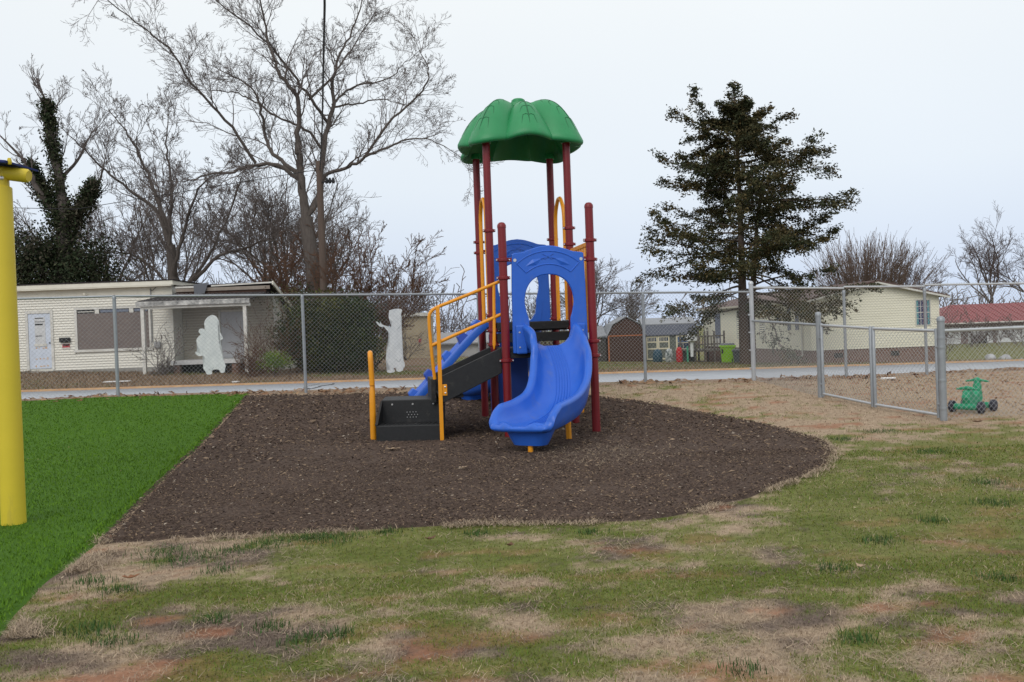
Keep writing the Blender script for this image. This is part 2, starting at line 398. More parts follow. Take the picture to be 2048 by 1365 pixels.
# straw fringe round the mulch and the turf edge
ep = MPa[(MPa[:, 0] > -3.12)]
def fringe(n, name):
    i = rng.integers(0, len(ep), n); x = ep[i, 0]+rng.normal(0, .05, n); y = ep[i, 1]+rng.normal(-.03, .055, n)
    j = rng.random(n) < .35; yt = rng.uniform(4.3, 6.4, n)
    x = np.where(j, turf_edge(yt)+.05+np.abs(rng.normal(0, .10, n)), x); y = np.where(j, yt, y)
    return x, y
fx_, fy_ = fringe(26000, '')
fk_ = rng.random(len(fx_)) < sstep(.40, .60, fbm(fx_*2.1, fy_*2.1, 301)); fx_, fy_ = fx_[fk_], fy_[fk_]
_u = rng.uniform
class _F:                                   # feeds fixed points through the blade builder
    i = 0
def fixed_blades(x, y, ln, w, le, col, name, zoff=0., tri=False):
    n = len(x); z = terrain(x, y)+zoff; a = rng.uniform(0, 2*PI, n)
    dx, dy = np.cos(a), np.sin(a); hz = ln*np.cos(le); hh = ln*np.sin(le); px, py = -dy*w/2, dx*w/2
    b = np.stack([x, y, z], 1); mid = b+np.stack([dx*hh*.4, dy*hh*.4, hz*.6], 1); tip = b+np.stack([dx*hh, dy*hh, hz], 1)
    P = np.stack([px, py, 0*px], 1)
    if tri:
        o = np.arange(n)*3; return tag(np_mesh(name, np.stack([b-P, b+P, tip], 1).reshape(-1, 3), np.stack([o, o+1, o+2], 1), m_blade, np.repeat(col, 3, axis=0)), kind='stuff')
    V = np.stack([b-P, b+P, mid+P*.8, mid-P*.8, tip], 1).reshape(-1, 3); o = np.arange(n)*5
    F = np.concatenate([np.stack([o, o+1, o+2], 1), np.stack([o, o+2, o+3], 1), np.stack([o+3, o+2, o+4], 1)])
    return tag(np_mesh(name, V, F, m_blade, np.repeat(col, 5, axis=0)), kind='stuff')
n = len(fx_)
fixed_blades(fx_, fy_, _u(.03, .08, n), _u(.002, .0035, n)*np.maximum(1, fy_/5), _u(.9, 1.5, n), jit(lerp3((.46,.36,.25), (.28,.22,.17), rng.random(n)), n), 'dead_straw', .01)
# dark green tufts
tufts = [(-2.45,6.0,.16),(-2.25,5.75,.2),(-2.0,5.95,.2),(-1.75,6.15,.2),(-1.5,6.25,.14),(-1.3,6.2,.2),(-.95,6.35,.10),(-2.6,5.3,.12),(-2.35,5.1,.10),(-1.9,5.45,.10),(-1.25,4.35,.10),(-1.05,4.15,.11),(-1.6,4.5,.08),(-2.2,4.4,.12),(-2.0,4.2,.1),(-.9,4.2,.08),(2.3,5.6,.12),(2.9,6.1,.1),(1.8,5.0,.1),(3.6,6.6,.15),(4.0,7.4,.16),(4.4,9.2,.2),(3.9,10.4,.2),(4.6,11.0,.2),(2.6,4.7,.1),(.5,6.1,.08),(-.3,6.2,.1),(1.5,3.9,.09),(.9,3.6,.08)]
X = []; Y = []; Ln = []
for (a, b, s) in tufts:
    k = int(150*s/.12)
    X.append(rng.normal(a, s*.62, k)); Y.append(rng.normal(b, s*.5, k)); Ln.append(rng.uniform(.02, .055, k))
X = np.concatenate(X); Y = np.concatenate(Y); Ln = np.concatenate(Ln); n = len(X)
fixed_blades(X, Y, Ln, _u(.003, .005, n), _u(.1, .9, n), jit(lerp3(DKG, (.05,.11,.03), rng.random(n)), n), 'grass_tufts')
# turf pile
def tk(x, y): return (x < turf_edge(y)-.005) & (y < yf(x)-.15)
tw = lambda x, y, n: rng.uniform(.004, .007, n)*np.maximum(1, y/5)
tcol = lambda x, y, n: jit(lerp3((.064,.148,.008), (.115,.225,.018), rng.random(n)), n, .2)*(.86+.3*fbm(x*.5, y*1.4, 201)[:, None])
blades(430000, (-10.5, -1.9), (3.0, 15.8), lambda x, y: tk(x, y) & (rng.random(len(x)) < np.minimum(1, (6.0/y)**1.3)), lambda x, y, n: rng.uniform(.02, .035, n), tw, lambda x, y, n: rng.uniform(.3, 1.1, n), tcol, 'turf_pile', m_blade, .025, tri=True)
# mulch chips
def chips(n, keep, xr, yr, smin, smax, name, m, colf, zoff):
    x = rng.uniform(*xr, n); y = rng.uniform(*yr, n); k = keep(x, y); x, y = x[k], y[k]; n = len(x)
    b = np.stack([x, y, terrain(x, y)+zoff+rng.uniform(0, .012, n)], 1)
    a = rng.uniform(0, 2*PI, n); ln = rng.uniform(smin, smax, n)*np.maximum(1, y/9); w = ln*rng.uniform(.18, .4, n); tl = rng.normal(0, .3, n)
    d = np.stack([np.cos(a), np.sin(a), tl], 1)*ln[:, None]/2; p = np.stack([-np.sin(a), np.cos(a), rng.normal(0, .35, n)], 1)*w[:, None]/2
    up = np.stack([0*a, 0*a, ln*.16], 1)
    V = np.stack([b-d, b+p, b+d, b-p, b+up], 1).reshape(-1, 3); o = np.arange(n)*5
    F = np.concatenate([np.stack([o, o+1, o+4], 1), np.stack([o+1, o+2, o+4], 1), np.stack([o+2, o+3, o+4], 1), np.stack([o+3, o, o+4], 1)])
    return tag(np_mesh(name, V, F, m, np.repeat(colf(x, y, n), 5, axis=0)), kind='stuff')
m_chip = mat('mulch chip', (1,1,1), .9, attr='col', spec=.15)
def mk(x, y): return inpoly(x, y, mulch_small)
def ccol(x, y, n):
    r = rng.random(n)[:, None]; d = lerp3((.038,.027,.023), (.115,.080,.062), rng.random(n))
    d = np.where(r > .90, np.array([[.21,.15,.10]])*rng.uniform(.7, 1.3, (n, 1)), d)
    d = np.where(r > .994, np.array([[.42,.36,.29]]), d)
    return d*(.85+.4*fbm(x*.8, y*.8, 111)[:, None])
chips(100000, mk, (-4.9, 3.7), (6.2, 9.6), .014, .040, 'mulch_chips', m_chip, ccol, .03)
chips(46000, mk, (-4.9, 3.7), (9.6, 16.2), .020, .05, 'mulch_chips', m_chip, ccol, .03)
chips(350, mk, (-4.6, 3.5), (6.4, 15), .045, .085, 'mulch_chips', m_chip, lambda x, y, n: jit(lerp3((.26,.19,.13), (.10,.07,.055), rng.random(n)), n, .3), .04)
n = 1500; px3 = rng.normal(.95, .42, n); py3 = rng.normal(9.7, .55, n)
fixed_blades(px3, py3, _u(.03, .08, n), _u(.003, .005, n), _u(1.2, 1.55, n), jit(lerp3((.34,.27,.19), (.2,.155,.12), rng.random(n)), n), 'dead_straw', .055)
# leaf litter along the fence and strewn over the grass
def lk(x, y): return np.abs(y-yf(x)-.05) < np.abs(rng.normal(0, .28, len(x)))
m_leaf = mat('dry leaf', (1,1,1), .8, attr='col', spec=.2)
lcol = lambda x, y, n: jit(lerp3((.16,.075,.04), (.30,.20,.12), rng.random(n)), n, .3)
chips(14000, lambda x, y: lk(x, y) & (rng.random(len(x)) < .25+.75*(fbm(x*1.2, y*0+3, 44) > .52)), (-10, 12), (14.5, 19.5), .05, .11, 'leaf_litter', m_leaf, lcol, .02)
chips(700, lambda x, y: (x > 5.4) & off_beds(x, y) & (y > 12), (5.4, 12), (12, 18), .03, .07, 'leaf_litter', m_leaf, lcol, .01)
chips(260, lambda x, y: off_beds(x, y) | tk(x, y), (-7, 7), (3.4, 16), .012, .035, 'leaf_litter', m_leaf, lambda x, y, n: jit(lerp3((.5,.42,.3), (.25,.14,.08), rng.random(n)), n, .3), .02)
# weedy verge over the road
def vk(x, y): return (y > yroad(x)+.25)
def vcol(x, y, n):
    return jit(lerp3((.22,.16,.11), (.13,.14,.05), (rng.random(n) < sstep(.45, .62, fbm(x*.35, y*.5, 61)-.10*sstep(-1, -6, x))).astype(float)), n, .3)
def vblades(n, xr, yr):
    x = rng.uniform(*xr, n); y = rng.uniform(*yr, n); k = vk(x, y); x, y = x[k], y[k]; n = len(x)
    fixed_blades(x, y, _u(.05, .16, n), _u(.012, .022, n), _u(.3, 1.3, n), vcol(x, y, n), 'verge_grass', tri=True)
vblades(60000, (-24, -2), (23, 34)); vblades(45000, (-3, 26), (26, 46))

# ------------------------------------------------------------------ play structure
m_blue = mat('blue moulded plastic', (.020,.115,.55), .34, col2=(.030,.138,.61), scale=2.2, bump=.03, bscale=300, spec=.4, wear=((.10,.16,.42), .56, 3.5, (1,1,.5)))
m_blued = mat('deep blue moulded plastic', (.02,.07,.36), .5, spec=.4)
m_red = mat('maroon powder coat', (.20,.009,.014), .38, col2=(.17,.008,.013), scale=5, spec=.45, wear=((.16,.06,.05), .60, 6, (1,1,.25)))
m_yel = mat('yellow powder coat', (.82,.33,.010), .4, col2=(.74,.29,.010), scale=5, spec=.45)
m_blk = mat('black vinyl deck coating', (.011,.012,.014), .55, col2=(.017,.018,.020), scale=20, bump=.25, bscale=220, spec=.4, wear=((.06,.055,.05), .55, 6, (1,1,1)))
m_grn = mat('green moulded plastic', (.022,.235,.085), .45, col2=(.03,.27,.10), scale=2.5, bump=.05, bscale=200, spec=.4, wear=((.06,.17,.09), .56, 3, (1,1,.5)))
m_vein = mat('green plastic groove', (.012,.12,.045), .6)
m_steel = mat('bolt steel', (.62,.62,.62), .35, metal=.8)
S = 1.2
PS = thing('play_structure', 'playground climber with blue slide, maroon posts and green leaf roof on dark mulch', 'playground set', (-.084, 11.6, 0.0), R(9.26))
def bolt(p, n=(0,-1,0), parent=PS, r=.013):
    mb = MB(); a = Vector(p); d = Vector(n).normalized(); mb.tube([a-d*.004, a+d*.006, a+d*.010], [r, r, r*.5], 8); return mb.build('bolt', m_steel, parent, True)
# posts
PR = .056
heights = {(0,0):2.89,(1,0):3.14,(0,1):4.28,(1,1):4.28,(0,2):4.28,(1,2):4.28}
collars = {(0,0):[2.39,2.15,1.05],(1,0):[2.63,2.37,1.265,1.07],(0,1):[2.92,1.676,1.46,1.25],(1,1):[2.94,2.7,1.46],(0,2):[2.88,2.71,1.62],(1,2):[2.90,2.72,1.62]}
for (i, j), h in heights.items():
    x, y = i*S, j*S
    mb = MB()
    if j == 0: mb.lathe([(PR,-.3),(PR,h-.07),(PR*.999,h-.06)], 20, (x,y,0))
    else: mb.lathe([(PR,-.3),(PR,h)], 20, (x,y,0))
    p = mb.build('post', m_red, PS, True)
    if j == 0:
        MB().lathe([(PR+.004,h-.075),(PR+.004,h-.045),(PR*.93,h-.025),(PR*.62,h-.006),(PR*.2,h)], 20, (x,y,0)).build('post_cap', m_red, p, True)
    for z in collars[(i, j)]:
        mb = MB(); mb.lathe([(PR,-.028),(PR+.014,-.02),(PR+.016,0),(PR+.014,.02),(PR,.028)], 20, (x,y,z))
        mb.tube([(x-PR-.034,y-.004,z),(x+PR+.034,y-.004,z)], .021, 8)
        cobj = mb.build('collar', m_red, p, True)
        for s in (-1, 1): MB().tube([(x+s*(PR+.030),y-.028,z),(x+s*(PR+.030),y-.020,z)], .010, 8).build('bolt', m_steel, p, True)
# decks
def deck(name, x0, x1, y0, y1, z):
    mb = MB(); mb.box((x0,y0,z-.05),(x1,y1,z)); mb.box((x0,y0,z-.14),(x1,y0+.03,z-.0505)); mb.box((x0,y1-.03,z-.14),(x1,y1,z-.0505))
    mb.box((x0,y0+.0305,z-.14),(x0+.03,y1-.0305,z-.0505)); mb.box((x1-.03,y0+.0305,z-.14),(x1,y1-.0305,z-.0505))
    return mb.build(name, m_blk, PS, bevel=.006)
deck('lower_deck', .03, S-.03, .02, S-.04, 1.215)
deck('upper_deck', .03, S-.03, S+.045, 2*S-.03, 1.572)
MB().box((.06,S-.03,1.454),(S-.06,S+.04,1.560)).build('step_board', m_blk, PS, bevel=.005)
MB().box((.06,S-.035,1.276),(S-.06,S+.035,1.408)).build('step_board', m_blk, PS, bevel=.005)
mb = MB(); mb.box((.07,S+.05,.34),(.52,S+.09,1.13)); mb.build('under_panel', m_blued, PS, bevel=.01)
mb = MB(); mb.box((.07,S+.16,.0),(.11,S*2-.2,1.4)); mb.build('under_panel', m_blued, PS, bevel=.01)

# arched entry panels
def arch_panel(y0, dz, parent, flip=1):
    cxp = .61
    outer = [(.095,1.14),(.10,1.6),(.105,2.0),(.118,2.40),(.121,2.472),(.27,2.485),(.36,2.52),(.5,2.56),(.62,2.572)]
    inner = [(.33,1.14),(.327,1.40),(.325,1.58),(.30,1.67),(.275,1.82),(.30,1.97),(.37,2.09),(.49,2.165),(.61,2.184)]
    def rs(pts, n):
        P = np.array(pts); d = np.r_[0, np.cumsum(np.linalg.norm(np.diff(P, axis=0), axis=1))]; t = np.linspace(0, d[-1], n)
        return np.stack([np.interp(t, d, P[:, 0]), np.interp(t, d, P[:, 1])], 1)
    inn = catmull([(*p, 0) for p in inner], 40)[:, :2]; out = rs(outer, 40)
    # match inner to outer so that straight legs stay straight
    out2 = np.concatenate([out, np.stack([2*cxp-out[::-1, 0]+.0, out[::-1, 1]], 1)[1:]])
    inn2 = np.concatenate([inn, np.stack([2*cxp-inn[::-1, 0], inn[::-1, 1]], 1)[1:]])
    mb = MB(); k = len(out2); th = .045
    vv = []
    for (ox, oz), (ix, iz) in zip(out2, inn2):
        vv += [(ox,y0-th/2,oz+dz),(ix,y0-th/2,iz+dz),(ix,y0+th/2,iz+dz),(ox,y0+th/2,oz+dz)]
    ff = []
    for a in range(k-1):
        for q in range(4): ff.append((a*4+q, a*4+(q+1) % 4, a*4+4+(q+1) % 4, a*4+4+q))
    ff += [(0,1,2,3), (k*4-1,k*4-2,k*4-3,k*4-4)]
    mb.add(vv, ff)
    p = mb.build('arch_panel', m_blue, parent, smooth=30, bevel=.01)
    yb = y0-flip*th/2
    def arc(cz, r, a0, a1, n=18): return [(cxp+r*math.sin(a), yb, cz+r*math.cos(a)+dz) for a in np.linspace(a0, a1, n)]
    path = arc(1.85, .645, -.72, .72) + arc(1.85, .47, .70, -.70); path.append(path[0])
    MB().tube(path, .009, 6, caps=False).build('relief_frame', m_blue, p, True)
    for s in (-1, 1):
        mb = MB()
        a = s*.40; base = Vector((cxp+.555*math.sin(a*.35), yb, 1.85+.555*math.cos(a*.35)+dz)); tip = Vector((cxp+.55*math.sin(a*1.5), yb, 1.85+.55*math.cos(a*1.5)+dz-.01))
        d = tip-base; nrm = Vector((-d.z, 0, d.x)).normalized()
        vv = [base, base+d*.45+nrm*.05, tip, base+d*.5-nrm*.045, base+d*.5+Vector((0,-flip*.016,0))]
        mb.add(vv, [(0,1,4),(1,2,4),(2,3,4),(3,0,4)])
        mb.build('leaf_relief', m_blue, p, False)
    for s in (-1, 1):
        MB().bar((cxp-s*.05,yb-flip*.002,2.39+dz),(cxp+s*.07,yb-flip*.002,2.46+dz),.012,.014,(0,1,0)).build('leaf_relief', m_blue, p)
        MB().bar((cxp-s*.02,yb-flip*.004,2.43+dz),(cxp+s*.10,yb-flip*.004,2.395+dz),.012,.014,(0,1,0)).build('leaf_relief', m_blue, p)
    for s in (-1, 1):
        MB().tube([(cxp+s*.452,yb+flip*.004,2.38+dz),(cxp+s*.452,yb-flip*.006,2.38+dz)], .022, 12).build('bolt', m_steel, p, True)
    return p
arch_panel(0.0, 0, PS); arch_panel(2*S, .345, PS)
for (x, y, z) in ((0,0,2.39),(S,0,2.385),(0,2*S,2.73),(S,2*S,2.73)):
    s = 1 if x == 0 else -1
    MB().bar((x+s*.05,y,z),(x+s*.14,y,z),.05,.03,(0,1,0)).build('bracket', m_red, PS)

# slides
def slide(name, mirror=False):
    ctr = [(.61,.02,1.225),(.615,-.08,1.215),(.64,-.22,1.08),(.645,-.42,.86),(.57,-.70,.59),(.43,-.96,.435),(.24,-1.22,.365),(.06,-1.42,.335),(-.04,-1.54,.332),(-.10,-1.61,.342),(-.135,-1.655,.35)]
    P = catmull(ctr, 70); k = len(P)
    half = np.interp(np.linspace(0,1,k), [0,.12,.5,.75,.86,.93,.97,1], [.29,.295,.30,.325,.335,.325,.305,.275])
    wl = np.interp(np.linspace(0,1,k), [0,.04,.3,.6,.74,.84,.91,.96,1], [.28,.28,.27,.26,.25,.18,.10,.045,.02])
    wr = np.interp(np.linspace(0,1,k), [0,.04,.3,.58,.72,.82,.90,.955,1], [.28,.28,.27,.26,.25,.18,.10,.045,.02])
    def prof(a, hl, hr):
        # inner left rim -> bed -> right rim -> outside back; (lateral, height)
        return [(-a-.10,hl-.03),(-a-.085,hl-.005),(-a-.05,hl+.008),(-a-.015,hl-.004),(-a+.006,hl*.75),(-a+.03,hl*.4),(-a+.09,.045),(-a+.17,.008),(-a*.35,0),(0,0),(a*.35,0),
                (a-.17,.008),(a-.09,.045),(a-.03,hr*.4),(a-.006,hr*.75),(a+.015,hr-.004),(a+.05,hr+.008),(a+.085,hr-.005),(a+.10,hr-.03),
                (a+.094,hr-.055),(a+.075,(hr-.055)*.6-.028),(a+.045,(hr-.055)*.2-.055),(a-.06,-.07),(0,-.075),(-a+.06,-.07),(-a-.045,(hl-.055)*.2-.055),(-a-.075,(hl-.055)*.6-.028),(-a-.094,hl-.055)]
    rings = []; ribs = [[] for _ in range(6)]
    for i in range(k):
        t = P[min(i+1,k-1)]-P[max(i-1,0)]; hd = np.array([t[0],t[1],0]); hd = hd/np.linalg.norm(hd)
        lat = np.array([-hd[1],hd[0],0])*-1          # rider's right hand seen from above
        lat = np.array([hd[1]*-1, hd[0], 0]); lat = -lat if np.dot(lat,[1,0,0]) < 0 else lat
        tt = t/np.linalg.norm(t); nr = np.cross(lat, tt); nr = nr if nr[2] > 0 else -nr
        w = .55*(1-float(sstep(.5,.75,i/(k-1))))
        up = nr*w+np.array([0,0,1])*(1-w); up /= np.linalg.norm(up)
        rings.append([P[i]+lat*a+up*h for a, h in prof(half[i], wl[i], wr[i])])
        if 5 < i < k*.70:
            for q in range(6): ribs[q].append(P[i]+lat*(.034*(q-2.5)+.02)+up*.0015)
    for ph in np.linspace(0, PI/2, 8)[1:]:
        cp, sp_ = math.cos(ph), math.sin(ph)
        rings.append([P[-1]+hd*.055*sp_+lat*a*(.90+.10*cp)+np.array([0,0,1])*(-.03+(h+.03)*max(cp, .02)) for a, h in prof(half[-1], wl[-1], wr[-1])])
    k = len(rings)
    mx = (lambda p: (2*.61-p[0], 2*S-p[1], p[2]+.345)) if False else (lambda p: tuple(p))
    if mirror: mx = lambda p: (p[0], 2*S-p[1], max(p[2]*1.28, .02) if p[2] < 1 else p[2]+.345*((p[2]-.2)/1.05))
    n = len(rings[0]); mb = MB()
    mb.add([mx(p) for r in rings for p in r], [(i*n+j, i*n+(j+1) % n, (i+1)*n+(j+1) % n, (i+1)*n+j) for i in range(k-1) for j in range(n)] + [tuple(range(n)), tuple(range((k-1)*n, k*n))])
    sl = mb.build(name, m_blue, PS, smooth=55)
    for r in ribs: MB().tube([mx(p) for p in r], .0075, 5).build('bed_rib', m_blue, sl, True)
    # entry flanges bolted to the arch panel
    for s in (-1, 1):
        x = .61+s*.40; f = MB()
        if mirror: f.box((x-.075,2*S+.025,1.49),(x+.075,2*S+.06,1.86))
        else: f.box((x-.075,-.062,1.13),(x+.075,-.024,1.515))
        f.build('flange', m_blue, sl, bevel=.03)
        for z in ((1.22,1.42)):
            yb = 2*S+.064 if mirror else -.066; d = 1 if mirror else -1
            MB().tube([(x+s*.03,yb-d*.006,z+(.345 if mirror else 0)),(x+s*.03,yb+d*.004,z+(.345 if mirror else 0))], .012, 8).build('bolt', m_steel, sl, True)
    # pedestal under the exit and its stub post
    e0 = mx((.0,-1.50,.0)); ztop = .30 if not mirror else .45
    mb = MB(); prof2 = [(-.28,.62),(-.30,.5),(-.27,.4)]
    vv = []; hdg = Vector((-.64,-.77 if not mirror else .77,0)).normalized(); la = Vector((-hdg.y,hdg.x,0))
    for z, a, b in ((.095 if not mirror else .12,.20,.115),(.16,.235,.14),(ztop,.30,.19)):
        for q in range(16):
            an = 2*PI*q/16; ca, sa = math.cos(an), math.sin(an)
            ca = math.copysign(abs(ca)**.6, ca); sa = math.copysign(abs(sa)**.6, sa)
            p = Vector((e0[0]+.02,e0[1],0))+la*(a*ca)+hdg*(b*sa); vv.append((p.x,p.y,z+.02))
    mb.add(vv, [(i*16+j, i*16+(j+1) % 16, (i+1)*16+(j+1) % 16, (i+1)*16+j) for i in range(2) for j in range(16)] + [tuple(range(16)), tuple(range(32,48))])
    mb.build('pedestal', m_blue, sl, smooth=40)
    MB().tube([(e0[0]+.0,e0[1]-(.07 if not mirror else -.07),-.2),(e0[0]+.0,e0[1]-(.07 if not mirror else -.07),.2)], .031, 12).build('support_post', m_yel, sl, True)
    sp = mx((.69,-.58,0)); MB().tube([(sp[0],sp[1],-.2),(sp[0]-.02,sp[1],.62)], .036, 12).build('support_post', m_yel, sl, True)
    MB().box((-.0,0,0),(.07,.006,.05)).build('emboss_mark', m_blued, sl).location = mx((.545,-1.27,.45))
    return sl
slide('slide'); slide('rear_slide', True)

# stair: two box steps, then an enclosed flight up to the lower deck
st = bpy.data.objects.new('stair', None)
mb = MB()
FLc, FRc = Vector((-1.745,.28,0)), Vector((-.905,.05,0)); bk = Vector((.09,.40,0)); bk2 = Vector((.06,.72,0))
def q4(a, b, c_, d): mb.add([a, b, c_, d], [(0,1,2,3)])
h1, h2 = .24, .55
poly = [FLc, FRc]
A0, B0 = FLc, FRc; A1, B1 = FLc+bk, FRc+bk; A2, B2 = A1+bk2, B1+bk2
up = lambda p, h: Vector((p.x, p.y, h))
stair = MB().add([up(A0,-.05),up(B0,-.05),up(A0,h1),up(B0,h1),up(A1,h1),up(B1,h1),up(A1,-.05),up(B1,-.05)], [(0,1,3,2),(2,3,5,4),(0,2,4,6),(1,7,5,3),(6,4,5,7)]).build('lower_step', m_blk, PS, bevel=.012)
us = MB().add([up(A1,-.05),up(B1,-.05),up(A1,h2),up(B1,h2),up(A2,h2),up(B2,h2),up(A2,-.05),up(B2,-.05)], [(0,1,3,2),(2,3,5,4),(0,2,4,6),(1,7,5,3),(6,4,5,7)]).build('upper_step', m_blk, PS, bevel=.012)
# lip, side cheeks, bolts, tread ribs
nrm = (FRc-FLc).cross(Vector((0,0,1))).normalized()
for s, a in ((0, FLc), (1, FRc)):
    a1 = a+bk; off = (FRc-FLc).normalized()*(.012 if s == 0 else -.012)
    MB().add([up(a+off,h1+.001),up(a1+off,h1+.001),up(a1+off,h2-.005),up(a+off*2,h1+.02),up(a-off,h1+.001),up(a1-off,h1+.001),up(a1-off,h2-.005),up(a-off,h1+.02)], [(0,1,2,3),(7,6,5,4),(0,4,5,1),(1,5,6,2),(2,6,7,3),(3,7,4,0)]).build('step_cheek', m_blk, us)
for t in (.17,.5,.83):
    p = A1.lerp(B1, t); MB().tube([up(p+nrm*.0,.49)-nrm*.004, up(p,.49)+nrm*.010], .013, 8).build('bolt', m_steel, us, True)
for q in range(14):
    t = .07+.86*q/13; a = A0.lerp(B0, t)+bk*.15; b = a+bk*.7
    MB().bar(up(a,h1+.003), up(b,h1+.003), .02, .008).build('tread_rib', m_blk, stair)
for r in range(3):
    for q in range(16):
        p = A1.lerp(B1, .12+.76*(q+.5*(r % 2))/16); z = .31+.035*r
        MB().tube([up(p,z)-nrm*.002, up(p,z)+nrm*.003], .006, 6).build('perforation', m_steel if (5 < q < 10) else m_blk, us)
def stringer(y, th=.04):
    pts = [(-.905,.50),(-.90,.865),(-.055,1.225),(-.055,.885)]
    return MB().prism(pts, y-th/2, y+th/2).build('stringer', m_blk, PS, bevel=.008)
stringer(.06); stringer(1.12)
MB().box((-.985,.40,.50),(-.915,1.14,.83)).build('end_block', m_blk, PS, bevel=.01)
for k in range(3): MB().box((-.90+.27*k,.085,.58+.18*k),(-.58+.27*k,1.095,.63+.18*k)).build('tread', m_blk, PS, bevel=.006)
# handrail
hr = MB(); y = .06
hr.tube(catmull([(-.02,y,2.117),(-.35,y,1.99),(-.70,y,1.86),(-.90,y,1.785),(-.975,y,1.73),(-1.003,y,1.62),(-.985,y,1.2),(-.955,y+.03,.84)], 40), .023, 12)
H = hr.build('handrail', m_yel, PS, True)
MB().tube([(-.03,y,1.672),(-.99,y,1.285)], .023, 12).build('middle_rail', m_yel, H, True)
MB().bar((-.886,y-.035,1.80),(-.893,y-.045,.0),.052,.022,(0,1,0)).build('rail_post', m_yel, H, bevel=.006)
MB().add([(-.915,y-.02,.62),(-.80,y-.02,.62),(-.80,y-.02,.77),(-.915,y-.02,.77),(-.915,y-.032,.62),(-.80,y-.032,.62),(-.80,y-.032,.77),(-.915,y-.032,.77)], [(0,1,2,3),(7,6,5,4),(0,4,5,1),(1,5,6,2),(2,6,7,3),(3,7,4,0)]).build('bracket', m_yel, H, bevel=.005)
bolt((-.825,y-.033,.655), parent=H); bolt((-.825,y-.033,.735), parent=H)
MB().tube([(-.124,y,2.06),(-.14,y,1.45),(-.15,y-.02,1.27),(-.155,y-.02,1.205)], [.022,.022,.024,.005], 10).build('baluster', m_yel, H, True)
# loop handle at the foot of the steps
mb = MB(); mb.tube([(-1.785,.53,-.2),(-1.782,.53,.45),(-1.778,.53,.69),(-1.776,.53,.78)], [.042,.042,.040,.018], 12)
hd = mb.build('loop_handle', m_yel, PS, True)
MB().tube(catmull([(-1.776,.53,.76),(-1.778,.53,.84),(-1.784,.53,1.10),(-1.786,.56,1.185),(-1.786,.64,1.21),(-1.786,.72,1.18),(-1.78,.76,1.08),(-1.77,.77,.55)], 40), [.018]+[.036]*38+[.02], 12).build('handle_loop', m_yel, hd, True)
# yellow barrier on the right of the lower deck
yp = MB().box((S-.02,.10,2.56),(S+.02,S-.10,2.62)).box((S-.02,.10,1.38),(S+.02,S-.10,1.43)).build('barrier', m_yel, PS, bevel=.006)
for k in range(8):
    yk = .14+.92*k/7; MB().tube([(S,yk,1.42),(S,yk,2.57)], .016, 8).build('barrier_bar', m_yel, yp, True)
MB().box((S-.008,.12,1.44),(S+.008,.30,2.55)).build('barrier_plate', m_yel, yp)
for x in (0, S):
    mb = MB()
    for ya, yb in ((S+.30, S+.92),):
        mb.tube(catmull([(x,ya,1.58),(x,ya,2.2),(x,ya,2.9),(x,ya+.03,3.25),(x,(ya+yb)/2-.12,3.44),(x,(ya+yb)/2,3.469),(x,(ya+yb)/2+.12,3.44),(x,yb-.03,3.25),(x,yb,2.9),(x,yb,2.2),(x,yb,1.58)], 70), .03, 10)
    lp = mb.build('entry_loop', m_yel, PS, True)
    MB().box((x-.012,S+.86,1.60),(x+.012,S+1.02,2.72)).build('loop_plate', m_yel, lp, bevel=.004)
    MB().box((x-.012,S+.16,1.60),(x+.012,S+.30,2.72)).build('loop_plate', m_yel, lp, bevel=.004)
# blue climbing ramp on the left of the upper deck
cl_c = catmull([(-.02,0,1.56),(-.25,0,1.36),(-.62,0,.98),(-1.0,0,.58),(-1.35,0,.22),(-1.5,0,.02)], 30)
mb = MB(); prof = [(1.45,.05),(1.47,.085),(1.53,.085),(1.56,.035),(1.8,.02),(2.04,.035),(2.07,.085),(2.13,.085),(2.15,.05),(2.13,-.03),(1.8,-.06),(1.47,-.03)]
n = len(prof); vv = []
for i in range(30):
    t = cl_c[min(i+1,29)]-cl_c[max(i-1,0)]; t /= np.linalg.norm(t); nv = np.array([t[2],0,-t[0]]); nv = nv if nv[2] > 0 else -nv
    vv += [(cl_c[i][0]+nv[0]*h, w, cl_c[i][2]+nv[2]*h) for w, h in prof]
mb.add(vv, [(i*n+j, i*n+(j+1) % n, (i+1)*n+(j+1) % n, (i+1)*n+j) for i in range(29) for j in range(n)] + [tuple(range(n)), tuple(range(29*n, 30*n))])
climb = mb.build('climbing_ramp', m_blue, PS, smooth=50)
for q in range(6):
    i = 3+q*4; p = Vector(cl_c[i]); t = Vector(cl_c[i+1]-cl_c[i]).normalized(); nv = Vector((-abs(t.z),0,abs(t.x))).normalized() if True else 0
    nv = Vector((t.z,0,-t.x)); nv = nv if nv.z > 0 else -nv
    yc = 1.68 if q % 2 == 0 else 1.92
    vv = []
    for a, w, h in ((-.10,.13,.02),(.10,.13,.02),(-.07,.11,.17),(.04,.11,.17)):
        for sgn in (-1, 1): vv.append(p+t*a+nv*h+Vector((0, yc-p.y+sgn*w, 0)))
    MB().add(vv, [(0,1,3,2),(4,6,7,5),(0,4,5,1),(2,3,7,6),(0,2,6,4),(1,5,7,3)]).build('foothold', m_blued if q % 2 else m_blue, climb, bevel=.015)
# yellow arch climber right of the upper deck
mb = MB(); mb.tube(catmull([(1.56,2.23,-.2),(1.56,2.23,.20),(1.55,2.20,.31),(1.45,2.1,.34),(1.25,1.95,.345)], 24), .027, 10); mb.build('climber_step', m_yel, PS, True)
